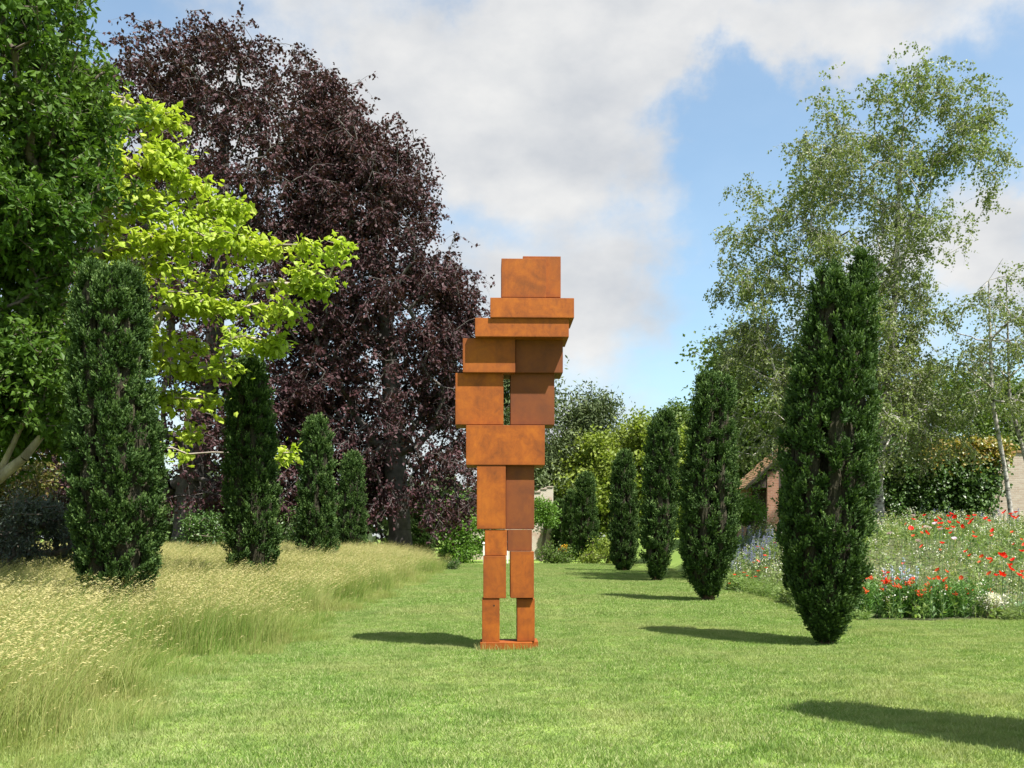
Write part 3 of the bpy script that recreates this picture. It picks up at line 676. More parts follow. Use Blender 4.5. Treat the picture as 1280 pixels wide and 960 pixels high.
def trees():
    global rng
    rng = np.random.default_rng(21)
    # copper beeches
    Y = 53
    pr = [(58, 190, 330), (80, 160, 385), (105, 140, 425), (130, 125, 452), (200, 90, 490), (300, 55, 500), (420, 10, 500), (540, -20, 490), (640, -20, 470)]
    att = fill(pr, Y, 3300, 620, .8, .45, .55)
    b = P(231, 672, Y); tr = [(b[0], Y, 0), (b[0] + .1, Y, 2), (b[0] + .3, Y, 5), (b[0] + 1.4, Y, 10), (b[0] + 2, Y, 17), (b[0] + 2.2, Y, 24)]
    tr[0] = (tr[0][0], Y, float(H(b[0], Y)) - .1)
    tree('copper_beech', 'tallest copper beech with dense dark purple crown behind the golden catalpa', tr, att, M['beech'], M['beech_bark'], 43, .22, .65, .32, .16, .45, .018, .75, strands=5, slen=1.15, hang=.6, group='copper beeches')
    Y = 52
    pr = [(140, 395, 455), (165, 385, 482), (200, 375, 515), (270, 365, 542), (330, 350, 575), (385, 345, 590), (460, 345, 578), (540, 345, 585), (640, 360, 588)]
    att = fill(pr, Y, 2100, 380, .65, .6, .65)
    w = fill([(345, 545, 606), (385, 560, 605), (440, 560, 592)], Y, 60, 12, .35, .2, .5)
    att = np.concatenate([att, w]); b = P(500, 672, Y)
    tr = [(b[0], Y, float(H(b[0], Y)) - .1), (b[0], Y, 2), (b[0] - .3, Y, 6), (b[0] - .6, Y, 12), (b[0] - 1.4, Y, 19)]
    tree('copper_beech', 'copper beech with weeping purple branches hanging toward the rusty figure', tr, att, M['beech'], M['beech_bark'], 43, .21, .65, .28, .24, .45, .017, .6, strands=5, slen=1.1, hang=.9, group='copper beeches')
    # golden catalpa: loose tiers of big leaves
    Y = 21.5; tiers = []
    for (x0, y0, x1, y1, n) in ((70, 145, 212, 132, 46), (80, 178, 240, 178, 56), (85, 212, 275, 216, 66), (90, 246, 300, 252, 70), (95, 282, 325, 286, 74), (100, 318, 425, 304, 90), (100, 350, 418, 344, 76), (90, 384, 398, 384, 72),
                                (85, 420, 345, 420, 62), (85, 456, 325, 458, 40), (90, 492, 275, 496, 30), (190, 530, 250, 536, 8), (335, 574, 374, 562, 8), (205, 570, 245, 562, 7), (60, 480, 130, 520, 22)):
        n = int(n * 1.25); k = max(6, n // 5); cl = rng.uniform(0, 1, k); cdy = rng.uniform(-1.6, 1.6, k) * (1 - .6 * cl); ci = rng.integers(0, k, n)
        t = np.clip(cl[ci] + rng.normal(0, .05, n), 0, 1.02); px = x0 + (x1 - x0) * t; py = y0 + (y1 - y0) * t + rng.normal(0, 4, n) + 24 * (t - .5) ** 2
        yy = 25.5 if y0 > 540 else Y
        q = np.array([P(a, c, yy) for a, c in zip(px, py)]); q[:, 1] += cdy[ci] + rng.normal(0, .15, n); tiers.append(q)
    att = np.concatenate(tiers); b = P(140, 672, Y)
    tr = [(b[0], Y, float(H(b[0], Y)) - .1), (b[0] - .1, Y, 1.5), (b[0] - .2, Y, 3.2), (b[0] - .2, Y, 5), (b[0] - .3, Y, 7), (b[0] - .2, Y, 9)]
    tree('golden_catalpa', 'golden catalpa with tiers of large yellow-green leaves in front of the copper beech', tr, att, M['catalpa'], M['pale_bark'], 13, .150, sig=.13, droop=.06, flat=.7, rt=.010, r0=.2, alpha=.12, heart=True)
    # oak at the side
    Y = 17
    pr = [(-120, -200, 40), (-40, -240, 82), (40, -260, 98), (110, -270, 116), (180, -270, 98), (260, -270, 98), (330, -260, 84), (400, -250, 74), (470, -230, 68), (530, -150, 58), (560, -90, 46)]
    att = fill(pr, Y, 2500, 260, .34, .66, .8)
    b = P(-150, 672, Y); tr = [(b[0], Y + .5, float(H(b[0], Y)) - .1), (b[0], Y + .5, 1.6), (b[0] + .2, Y + .4, 3.6), (b[0] + .3, Y + .3, 6), (b[0] + .5, Y, 8.5), (b[0] + .4, Y, 11)]
    ex = np.array([P(-60, 640, Y), P(0, 597, Y), P(38, 555, Y), P(62, 520, Y), P(75, 490, Y), P(-20, 520, Y), P(20, 508, Y), P(45, 495, Y)]); lo = np.array([P(a, c, Y - .3 + e_) for a, c, e_ in zip(rng.uniform(-60, 72, 210), rng.uniform(430, 545, 210), rng.uniform(-.8, .9, 210))]); att = np.concatenate([att, lo])
    oak = tree('oak_tree', 'dark green leafy oak on the meadow side with a pale low limb', tr, np.concatenate([ex, att]), M['oak'], M['bark'], 46, .145, .5, .17, .03, .4, .010, .40, strands=4, slen=.45, hang=-.1)
    limb = [P(-150, 640, Y), P(-70, 618, Y - .3), P(-5, 600, Y - .5), P(30, 572, Y - .6), P(52, 545, Y - .6), P(62, 508, Y - .5)]; g = Geo(); rd = [.15, .13, .10, .075, .055, .03]
    for k in range(5): g.tubes([limb[k] - np.array(tr[0])], [limb[k + 1] - np.array(tr[0])], rd[k], rd[k + 1], 9)
    g.tubes([limb[2] - np.array(tr[0])], [P(40, 505, Y - .8) - np.array(tr[0])], .06, .03, 8)
    link('low_limb', g.mesh('oak_limb', [M['pale_bark']], True), oak)
    # tall birch
    Y = 36
    pr = [(95, 1100, 1155), (125, 1020, 1235), (160, 985, 1235), (220, 945, 1225), (290, 905, 1185), (360, 893, 1165), (440, 892, 1175), (520, 900, 1195), (585, 930, 1190)]
    att = fill(pr, Y, 3000, 190, .5, .3, .75)
    ex = fill([(115, 1200, 1240), (200, 1225, 1262), (250, 1235, 1260)], Y, 60, 7, .3)
    gap = (np.hypot((att[:, 0] - P(1195, 260, Y)[0]) / 1.0, att[:, 2] - P(1195, 260, Y)[2]) < 1.1)
    att = np.concatenate([att[~gap], ex]); b = P(1100, 672, Y); z = float(H(b[0], Y))
    tr = [(b[0], Y, z - .1), (b[0] - .1, Y, z + 2), (b[0] + .1, Y, 5.5), (b[0] + .3, Y, 8), (b[0] + .6, Y, 11), (b[0] + .7, Y, 14.5), (b[0] + .9, Y, 17.5)]
    tree('birch_tree', 'tall airy silver birch behind the forked yew and flower border', tr, att, M['birch'], M['birch_bark'], 35, .102, .75, .19, .2, .25, .009, .2, .25, strands=4, slen=.62, hang=.9)
    # slender birches by the wall
    for k, (px, tx, Y, py0, n, lab) in enumerate(((1268, 1240, 33, 655, 130, 'slender young birch with leaning white stem before the brick wall'),
                                       (1302, 1262, 34.5, 650, 110, 'second slender birch with white stem leaning over the brick wall'))):
        b = P(px, 650, Y); c = P(tx, 500, Y); d = P(tx - 4, 350, Y); z = float(H(b[0], Y))
        tr = [(b[0], Y, z - .05), tuple(b * .6 + c * .4), tuple(c), tuple(c * .5 + d * .5), tuple(d)]
        att = fill([(335, tx - 20, tx + 40), (380, tx - 45, tx + 60), (440, tx - 50, tx + 60), (500, tx - 40, tx + 50), (530, tx - 15, tx + 35)], Y, n, 26, .35, .3)
        tree('young_birch', lab, tr, att, M['birch'], M['birch_bark'], 44, .095, .75, .24, .14, .25, .007, .075, .3, strands=4, slen=.8, hang=1.0, group='young birches')
    # trees beyond
    def bg(name, label, pr, Y, n, cl, mat, per, leaf, cs=.7, asp=.7, px=None, bark='bark', droop=0., dsc=.8, base=0, flat=.4, group='trees beyond the garden walls', cat='tree'):
        att = fill(pr, Y, n, cl, cs, .6, dsc)
        if px is None: px = sum(r[1] + r[2] for r in pr) / (2 * len(pr))
        x = (px - CX) * Y / F; z = base if base else float(H(x, Y)); top = max(a[2] for a in att)
        tr = [(x, Y, z - .1)] + [(x + .1 * i, Y, z + (top - z) * i / 6) for i in range(1, 6)]
        tree(name, label, tr, att, mat, M[bark], per, leaf, asp, leaf * 1.7, droop, flat, .016, .35, group=group, cat=cat)
    bg('conifer_tree', 'ragged grey-green conifer rising far behind the garden wall', [(490, 733, 742), (510, 718, 760), (525, 706, 778), (560, 700, 780), (600, 694, 785), (650, 690, 790)], 92, 420, 80, M['conifer'], 70, .42, .9, .35, droop=.25)
    bg('conifer_tree', 'dark conifer standing far behind the rusty figure', [(440, 632, 644), (470, 612, 668), (520, 600, 705), (560, 595, 712), (640, 590, 716)], 88, 480, 90, M['conifer'], 70, .42, .9, .35, droop=.25)
    bg('yellow_green_tree', 'rounded yellow-green tree behind the far yews', [(535, 780, 830), (555, 745, 858), (590, 715, 872), (630, 697, 876), (665, 692, 876)], 86, 760, 110, M['lime'], 66, .33, .65, .7)
    bg('olive_tree', 'dull green tree between the yellow-green tree and the birch', [(505, 845, 880), (540, 835, 905), (590, 830, 930), (650, 830, 940)], 98, 420, 60, M['midgreen'], 70, .32, .7)
    bg('broadleaf_tree', 'mid-green broad tree leaning over the tiled outbuilding under the birch', [(435, 905, 960), (480, 895, 1010), (540, 900, 1040), (590, 905, 1060), (620, 930, 1060)], 52, 800, 110, M['midgreen'], 50, .23, .65, .7)
    bg('broadleaf_tree', 'soft green tree behind the climber on the brick wall', [(470, 1140, 1190), (505, 1110, 1230), (560, 1100, 1250), (620, 1100, 1250)], 62, 520, 70, M['midgreen'], 60, .26, .7)
    bg('broadleaf_tree', 'soft green tree behind the bare brick end of the wall', [(480, 1250, 1310), (510, 1225, 1350), (560, 1215, 1370), (620, 1215, 1370)], 66, 420, 60, M['midgreen'], 60, .28, .7)
    # shrubs
    bg('wall_climber', 'bright green climber over the far wall behind the long grass', [(628, 565, 590), (645, 548, 606), (670, 542, 608), (700, 543, 606)], 62, 190, 30, M['bright'], 60, .17, .4, .7, group='shrubs along the walls', cat='shrub')
    bg('wall_climber', 'bright green climber hanging on the pale wall behind the rusty knees', [(628, 668, 684), (640, 662, 690), (655, 664, 688)], 66, 80, 14, M['bright'], 60, .15, .3, .7, group='shrubs along the walls', cat='shrub')
    bg('garden_shrub', 'low green shrub by the foot of the far yews', [(682, 684, 700), (692, 678, 706), (701, 676, 707)], 60, 50, 10, M['midgreen'], 50, .13, .3, .6, group='shrubs along the walls', cat='shrub')
    bg('garden_shrub', 'pale green rounded shrub between the far yews', [(675, 745, 770), (690, 738, 782), (703, 736, 784)], 60, 80, 14, M['lime'], 50, .13, .3, .6, group='shrubs along the walls', cat='shrub')
    bg('garden_shrub', 'green shrub in the shade below the copper beech', [(640, 365, 392), (660, 355, 405), (680, 352, 408)], 47, 90, 18, M['ivy'], 50, .12, .3, .6, group='shrubs in the shade of the beeches', cat='shrub')
    bg('garden_shrub', 'dark green shrub between two meadow yews under the beech', [(645, 250, 268), (665, 242, 275), (690, 240, 275)], 40, 90, 16, M['ivy'], 50, .12, .35, .6, group='shrubs in the shade of the beeches', cat='shrub')
    bg('grey_shrub', 'grey-green bushy shrub behind the meadow beneath the oak', [(635, -60, 60), (660, -90, 100), (700, -90, 105)], 24, 260, 34, M['greyshrub'], 60, .085, .35, .5, group='shrubs in the shade of the beeches', cat='shrub')
    bg('rusty_shrub', 'rust-tinged green shrub under the pale oak limb', [(555, -60, 40), (590, -80, 70), (640, -80, 60)], 25.5, 160, 26, M['rusty'], 40, .12, .4, .6, group='shrubs in the shade of the beeches', cat='shrub')
    bg('clipped_ball', 'small dark clipped bush at the end of the long grass', [(701, 559, 569), (707, 558, 571), (712, 560, 569)], 48, 40, 8, M['ivy'], 60, .06, .08, .6, group='shrubs along the walls', cat='shrub')
    bg('broadleaf_shrub', 'leafy green bush in front of the tiled outbuilding', [(626, 922, 940), (636, 918, 950), (645, 915, 955)], 38.9, 110, 18, M['bright'], 50, .10, .25, .6, group='shrubs along the walls', cat='shrub')
trees()

# far wood closing the horizon
def far_wood():
    g = Geo(); n = 26000; x = rng.uniform(-150, 150, n); y = 118 + rng.uniform(-6, 6, n) + .12 * np.abs(x)
    top = 8.5 + 2.2 * np.sin(x * .11 + 1) + 1.6 * np.sin(x * .31) + 1.0 * np.sin(x * .83 + 2)
    z = top * rng.random(n) ** .6 + rng.normal(0, .4, n)
    g.leaves(np.stack([x, y, np.maximum(z, 0)], 1), rdir(n), rdir(n), rng.uniform(.9, 1.9, n), 1.1)
    tag(link('far_wood', g.mesh('far_wood', [M['wood_dark']])), 'far-off belt of trees closing the horizon', 'wood', kind='stuff')
far_wood()

# ------------------------------------------------------------------ walls and outbuilding
def brick_mat(name, c1, c2, mortar, wash=None, scale=1.0, axis='xz'):
    m, nt = new_mat(name); L = nt.links.new
    tc = nt.nodes.new('ShaderNodeTexCoord'); sx = nt.nodes.new('ShaderNodeSeparateXYZ'); L(tc.outputs['Object'], sx.inputs[0])
    cb = nt.nodes.new('ShaderNodeCombineXYZ'); ad = nt.nodes.new('ShaderNodeMath'); L(sx.outputs[0], ad.inputs[0]); L(sx.outputs[1], ad.inputs[1])
    L(ad.outputs[0], cb.inputs[0]); L(sx.outputs[2], cb.inputs[1])
    b = nt.nodes.new('ShaderNodeTexBrick'); L(cb.outputs[0], b.inputs['Vector'])
    b.inputs['Scale'].default_value = 1; b.inputs['Brick Width'].default_value = .225; b.inputs['Row Height'].default_value = .075; b.inputs['Mortar Size'].default_value = .008
    b.inputs['Color1'].default_value = (*c1, 1); b.inputs['Color2'].default_value = (*c2, 1); b.inputs['Mortar'].default_value = (*mortar, 1)
    c = mixc(nt, .35, b.outputs['Color'], ramp(nt, tnoise(nt, 1.3, 6, .65), [(.3, c1), (.55, c2), (.75, mortar)]))
    if wash:
        f = nt.nodes.new('ShaderNodeMapRange'); f.inputs[1].default_value = .34; f.inputs[2].default_value = .5; L(tnoise(nt, .8, 6, .65), f.inputs[0])
        c = mixc(nt, f.outputs[0], c, wash)
    p = nt.nodes.new('ShaderNodeBsdfPrincipled'); p.inputs['Roughness'].default_value = .9; p.inputs['Specular IOR Level'].default_value = .2; L(c, p.inputs['Base Color'])
    bm = nt.nodes.new('ShaderNodeBump'); bm.inputs['Strength'].default_value = .6; bm.inputs['Distance'].default_value = .02; bm.invert = True
    L(b.outputs['Fac'], bm.inputs['Height']); L(bm.outputs[0], p.inputs['Normal'])
    o = nt.nodes.new('ShaderNodeOutputMaterial'); L(p.outputs[0], o.inputs[0]); return m
M['brick'] = brick_mat('old_red_brick', (.30, .22, .17), (.41, .35, .29), (.42, .39, .34))
M['red_brick'] = brick_mat('red_brick', (.22, .10, .065), (.32, .17, .11), (.34, .29, .23))
M['pale_brick'] = brick_mat('limewashed_brick', (.34, .18, .13), (.44, .28, .21), (.5, .44, .36), (.52, .46, .38))
M['red_tile'] = solid_mat('clay_tile', [(.28, (.11, .11, .04)), (.45, (.20, .13, .06)), (.62, (.28, .15, .08)), (.8, (.20, .19, .08))], 2.4, bump=.4, rough=.85)
M['timber'] = solid_mat('old_timber', [(.3, (.14, .12, .10)), (.7, (.30, .27, .23))], 4, mscale=(1, 1, .2), bump=.4)
M['paint'] = solid_mat('white_paint', [(.3, (.66, .65, .62)), (.7, (.8, .79, .76))], 3, bump=.1, rough=.6)
M['dark_wood'] = solid_mat('dark_door_wood', [(.3, (.045, .035, .03)), (.7, (.09, .07, .055))], 5, mscale=(1, 1, .2), bump=.4)
def wall(name, label, x0, x1, y, z0, tops, th, mat, coping=True, mat_c='brick', group=None):
    """a brick wall with an uneven top: tops = (x, z) pairs"""
    root = empty(name, ((x0 + x1) / 2, y, z0)); tag(root, label, 'wall', group)
    ox = (x0 + x1) / 2; xs = np.arange(x0, x1 + .01, .45); zt = np.interp(xs, [t[0] for t in tops], [t[1] for t in tops]) + rng.normal(0, .02, len(xs))
    n = len(xs); V = []
    for yy in (-th / 2, th / 2):
        V += [(a - ox, yy, -.4) for a in xs] + [(a - ox, yy, b - z0) for a, b in zip(xs, zt)]
    i = np.arange(n - 1)
    Q = [np.stack([i, i + 1, i + n + 1, i + n], 1), np.stack([i + 2 * n + 1, i + 2 * n, i + 3 * n, i + 3 * n + 1], 1), np.stack([i + n, i + n + 1, i + 3 * n + 1, i + 3 * n], 1),
         np.array([[0, n, 3 * n, 2 * n], [n - 1, 3 * n - 1, 4 * n - 1, 2 * n - 1]])]
    link('brickwork', np_mesh(name, V, [np.concatenate(Q)], [M[mat]]), root)
    if coping:
        g = Geo()
        for a, b in zip(xs[:-1], zt[:-1]):
            j = rng.uniform(-.012, .012)
            g.box((a - ox + .008, -th / 2 - .06, b - z0 - .03 + j), (a - ox + .44, th / 2 + .06, b - z0 + .06 + j))
        o = link('coping', g.mesh(name + '_coping', [M[mat_c]]), root); o['kind'] = 'stuff'
    return root
wall('garden_wall', 'pale limewashed garden wall with red brick top behind the rusty figure', -4.2, 3.05, 70, 0, [(-4.2, 3.2), (1.0, 3.4), (1.4, 4.3), (1.7, 5.0), (2.6, 5.3), (3.05, 5.2)], .4, 'pale_brick', group='garden walls')
YW = 40.0
wall('garden_wall', 'old red brick garden wall with tile coping behind the poppies', 14.6, 30, YW, float(H(18, YW)), [(14.6, 5.1), (30, 5.2)], .4, 'brick', mat_c='red_tile', group='garden walls')
def climber():
    x = rng.uniform(15.2, 20.6, 900); z = 1.6 + 3.9 * rng.random(900) ** .8
    keep = (x < 19.2 + (z - 1.6) * .32 + rng.normal(0, .15, 900))
    p = np.stack([x, YW - .25 - rng.gamma(2, .16, 900), z], 1)[keep]; n = len(p)
    root = empty('wall_climber', (17.5, YW - .5, float(H(17.5, YW - .5)))); tag(root, 'leafy dark climber with yellowing top over the brick wall', 'climber')
    loc = np.array(root.location); rep = np.repeat(np.arange(n), 26); m = len(rep)
    q = p[rep] + rng.normal(0, .16, (m, 3)) - loc; yel = (q[:, 2] + loc[2] > 4.7 + rng.normal(0, .3, m)) & (q[:, 0] > -.9)
    ax = rdir(m) + np.array([0, -.4, -.5]); nr = rdir(m) * .6 + np.array([0, -.6, .5]); L_ = .15 * rng.uniform(.6, 1.3, m)
    g = Geo(); g.leaves(q[~yel], ax[~yel], nr[~yel], L_[~yel], L_[~yel] * .85); g.leaves(q[yel], ax[yel], nr[yel], L_[yel], L_[yel] * .85, None, 1)
    link('foliage', g.mesh('wall_climber', [M['ivy'], M['gold_ivy']]), root)
    g = Geo()
    for i in range(8):
        a = np.array([-2 + i * .55, .1, -.1]); b = a + np.array([rng.normal(0, .4), .12, 2.6]); g.tubes([a], [b], .04, .02, 5)
    link('stem', g.mesh('climber_stems', [M['bark']]), root)
climber()
def outbuilding():
    Y0 = 42.5; D = 3.2; a = P(938, 606, Y0); z0 = float(H(a[0] + 1, Y0)); x0 = a[0]; W = 5.4; ez = a[2]; rz = ez + W / 2 * .92
    root = empty('outbuilding', (x0 + W / 2, Y0 + D / 2, z0)); tag(root, 'small brick outbuilding with mossy clay tile roof behind the border', 'building')
    def q(x, y, z): return (x - W / 2, y - D / 2, z - z0)
    g = Geo(); t = .22
    for (xa, xb) in ((.75, 1.25), (2.6, W - .15)):                    # front pier and wall either side of the opening
        zt = ez + min(xa, W - xb) * .92 - .1
        g.box(q(xa, 0, z0 - .3), q(xb, t, zt))
    g.box(q(.15, D - t, z0 - .3), q(W - .15, D, ez - .05)); g.box(q(W - .15 - t, t, z0 - .3), q(W - .15, D - t, ez - .05)); g.box(q(.15, 1.2, z0 - .3), q(.15 + t, D - t, ez - .05))
    link('wall', g.mesh('outbuilding_wall', [M['red_brick']]), root)
    g = Geo(); g.add([q(.1, .04, ez - .12), q(W - .1, .04, ez - .12), q(W / 2, .04, rz - .15), q(.1, .16, ez - .12), q(W - .1, .16, ez - .12), q(W / 2, .16, rz - .15)], [(0, 1, 2), (3, 5, 4)])
    link('gable_boarding', g.mesh('gable', [M['dark_wood']]), root)
    g = Geo(); g.box(q(.4, 1.4, z0), q(2.5, 1.5, ez - .2)); link('back_boarding', g.mesh('boarding', [M['dark_wood']]), root)
    g = Geo()
    for s in (-1, 1):                                                  # clay tiles in courses
        nc = 22; sl = np.array([W / 2, rz - ez]); ln = np.hypot(*sl)
        for c in range(nc):
            t0, t1 = c / nc, (c + 1.25) / nc
            for k in range(16):
                ya = -.22 + k * (D + .4) / 16; yb = ya + (D + .4) / 16 - .012; lift = .05 + rng.uniform(-.012, .012)
                def pt(tt, yy, up): 
                    xx = -.25 + (W / 2 + .25) * tt; zz = ez - .2 + (rz - ez + .2) * tt + up
                    return q(xx if s < 0 else W - xx, yy, zz)
                V = [pt(t0, ya, lift), pt(t1, ya, lift - .03), pt(t1, yb, lift - .03), pt(t0, yb, lift), pt(t0, ya, lift + .025), pt(t1, ya, lift - .005), pt(t1, yb, lift - .005), pt(t0, yb, lift + .025)]
                g.add(V, [(0,3,2,1),(4,5,6,7),(0,1,5,4),(1,2,6,5),(2,3,7,6),(3,0,4,7)])
    roof = link('roof', g.mesh('outbuilding_roof', [M['red_tile']]), root); roof['kind'] = 'stuff'
    g = Geo()
    for s in (-1, 1):
        A = np.array(q(-.25 if s < 0 else W + .25, -.2, ez - .24)); B = np.array(q(W / 2, -.2, rz - .04)); w = np.array([0, 0, .16]); d = np.array([0, .05, 0])
        V = [A, B, B + w, A + w, A + d, B + d, B + w + d, A + w + d]
        g.add(V, [(0,1,2,3),(4,7,6,5),(0,4,5,1),(3,2,6,7),(0,3,7,4)])
    link('bargeboard', g.mesh('bargeboard', [M['timber']]), roof)
outbuilding()
def post(px, Y, h, label):
    o = empty('garden_post', ((px - CX) * Y / F, Y, 0)); tag(o, label, 'post', 'white garden posts')
    g = Geo(); g.box((-.045, -.045, -.05), (.045, .045, h)); sh = link('shaft', g.mesh('post', [M['paint']]), o)
    g = Geo(); g.add([(-.085, -.085, h), (.085, -.085, h), (.085, .085, h), (-.085, .085, h), (0, 0, h + .1)], [(0, 1, 4), (1, 2, 4), (2, 3, 4), (3, 0, 4)])
    g.box((-.085, -.085, h - .03), (.085, .085, h + .001)); link('cap', g.mesh('post_cap', [M['paint']]), o)
post(604.8, 58, 1.25, 'short white garden post at the end of the long grass')
post(634.5, 58, 1.3, 'short white garden post seen between the shins of the rusty figure')

# ------------------------------------------------------------------ flower border
M['herb'] = leaf_mat('border_leaf', [(.11, .19, .045), (.16, .25, .065), (.24, .32, .11)], .4, .55, .2, (.22, .27, .11), .6)
M['glaucous'] = leaf_mat('poppy_leaf', [(.09, .16, .07), (.13, .21, .09), (.18, .27, .12)], .3, .5, .3)
M['lily_leaf'] = leaf_mat('lily_leaf', [(.05, .13, .02), (.08, .18, .03), (.12, .24, .05)], .3, .45, .4)
M['lavender_leaf'] = leaf_mat('catmint_leaf', [(.12, .18, .07), (.17, .23, .10), (.22, .28, .14)], .3, .6, .2)
def petal(name, cols): return leaf_mat(name, cols, .35, .6, .2, tcol=.9)
M['red'] = petal('red_petal', [(.62, .010, .006), (.75, .018, .010), (.80, .05, .02)])
M['orange'] = petal('orange_red_petal', [(.72, .05, .02), (.80, .10, .04), (.80, .18, .08)])
M['lilac'] = petal('lilac_petal', [(.52, .38, .56), (.65, .52, .66), (.74, .66, .72)])
M['white'] = petal('white_petal', [(.62, .60, .50), (.72, .71, .62), (.80, .80, .74)])
M['blue'] = petal('blue_petal', [(.20, .20, .48), (.28, .29, .56), (.36, .38, .62)])
M['paleblue'] = petal('pale_blue_petal', [(.36, .42, .60), (.46, .52, .68), (.55, .60, .72)])
M['yellow'] = petal('yellow_petal', [(.75, .42, .02), (.82, .52, .03), (.80, .30, .02)])
M['core'] = solid_mat('flower_core', [(.3, (.01, .01, .01)), (.7, (.03, .03, .02))], 20, bump=0)
def border():
    global rng
    rng = np.random.default_rng(5)
    g = Geo(); n = 5600
    x = rng.uniform(6.4, 24, n); y = rng.uniform(18.4, 38.4, n) ; k = in_bed(x, y) & (x < y * .58 + 2); x, y = x[k], y[k]; n = len(x)
    ex = []; 
    for (xa, ya), (xb, yb) in list(zip(BED[:5], BED[1:6])) + list(zip(BED[8:], BED[9:] + BED[:1])):
        m = int(math.hypot(xb - xa, yb - ya) * 55); tt = rng.random(m); ex.append(np.stack([xa + (xb - xa) * tt, ya + (yb - ya) * tt], 1) + rng.normal(0, .11, (m, 2)) - np.array([.04, .06]))
    ex = np.concatenate(ex); ex = ex[(ex[:, 0] < ex[:, 1] * .58 + 2) & ~((ex[:, 0] > 6.9) & (ex[:, 0] < 9.3) & (ex[:, 1] < 19.2))]; x = np.concatenate([x, ex[:, 0]]); y = np.concatenate([y, ex[:, 1]]); n = len(x); rim = np.arange(n) >= n - len(ex)
    b = np.stack([x, y, H(x, y)], 1)
    wob = np.sin(x * 1.3 + np.sin(y)) * np.sin(y * 1.1 + 2); edge = ss(0, 1.4, y - 18.6)
    hh = (.45 + .24 * wob + .45 * edge) * rng.uniform(.6, 1.2, n); hh = np.where(rim, hh * .55, hh)
    tips, d = blades(g, b, n, hh, .35, (.05, 0), .012, 0, 3)
    for j in range(13):                                              # leaves up the stems
        t = (j + rng.random(n)) / 13; q = b.copy(); q[:, :2] += d * (t ** 2 * hh)[:, None]; q[:, 2] += hh * (t - .2 * t * t)
        ax = rdir(n); ax[:, 2] = np.abs(ax[:, 2]) * .8; L_ = rng.uniform(.06, .16, n) * (1.2 - .5 * t)
        g.leaves(q, ax, rdir(n) + np.array([0, 0, .8]), L_, L_ * np.where(wob > .2, .45, .16), None, np.where(False, 0, 0))
    m = (rng.random(n) < .30) & ~rim                                          # specks of tiny white and cream bloom
    for j in range(7): g.leaves(tips[m] + rng.normal(0, .05, (m.sum(), 3)), rdir(m.sum()) + np.array([0, 0, .6]), rdir(m.sum()), .035, .03, None, 1)
    m = (rng.random(n) < .3) & ~rim
    for j in range(6): g.leaves(tips[m] + rng.normal(0, .04, (m.sum(), 3)), rdir(m.sum()) + np.array([.2, 0, .6]), rdir(m.sum()), .06, .012, None, 2)
    o = link('border_planting', g.mesh('border_planting', [M['herb'], M['white'], M['straw']]))
    tag(o, 'mixed green leafy planting filling the flower border', 'planting', kind='stuff')
border()
def ground_hit(px, py, h, y0=18.7, y1=38.5):
    Y = np.linspace(y0, y1, 400); z = CAMZ + (HY - py) * Y / F; gz = H((px - CX) * Y / F, Y) + h
    s = np.nonzero(z <= gz)[0]
    k = s[0] if len(s) else int(np.argmin(z - gz))
    return (px - CX) * Y[k] / F, Y[k]
def poppy_mesh(name, mat, h, r, npet=5, seed=0, double=False):
    rg = np.random.default_rng(seed); g = Geo()
    lean = rg.normal(0, .05, 2); pts = [np.array([lean[0] * t * t, lean[1] * t * t, h * t]) for t in (0, .35, .7, 1)]
    for a, b in zip(pts[:-1], pts[1:]): g.tubes([a], [b], .006, .005, 4, 1, .4)
    c = pts[-1]; tilt = rg.normal(0, .35, 2)
    for k in range(npet * (2 if double else 1)):
        a0 = k * 2 * math.pi / npet + rg.uniform(-.2, .2); hw = .75; rows = []
        sc = .7 if k >= npet else 1
        for (rr, zz) in ((.05, 0), (.55, .22), (1, .62)):
            row = []
            for u in (-1, 0, 1):
                a = a0 + u * hw * (.5 + .5 * rr); R_ = r * rr * sc * (1.0 if u == 0 else .9); 
                row.append(np.array([math.cos(a) * R_, math.sin(a) * R_, r * zz * (1 + .2 * rg.normal()) + rr * R_ * 0]))
            rows.append(row)
        V = np.array([v for row in rows for v in row]); V[:, 2] += V[:, 0] * tilt[0] + V[:, 1] * tilt[1]; V += c
        g.add(V, [(0, 1, 4, 3), (1, 2, 5, 4), (3, 4, 7, 6), (4, 5, 8, 7)], rg.random(), 0)
    t = np.arange(6) * math.pi / 3; V = np.concatenate([np.stack([np.cos(t) * r * .2, np.sin(t) * r * .2, np.zeros(6)], 1), [[0, 0, r * .35]]]) + c
    g.add(V, [(i, (i + 1) % 6, 6) for i in range(6)], .5, 2)
    for k in range(5):
        a = rg.uniform(0, 6.28); q = np.array([[0, 0, h * rg.uniform(.02, .4)]]); g.leaves(q, np.array([[math.cos(a), math.sin(a), .7]]), np.array([[0, 0, 1.]]), .16, .05, .5, 1)
    return g.mesh(name, [mat, M['glaucous'], M['core']])
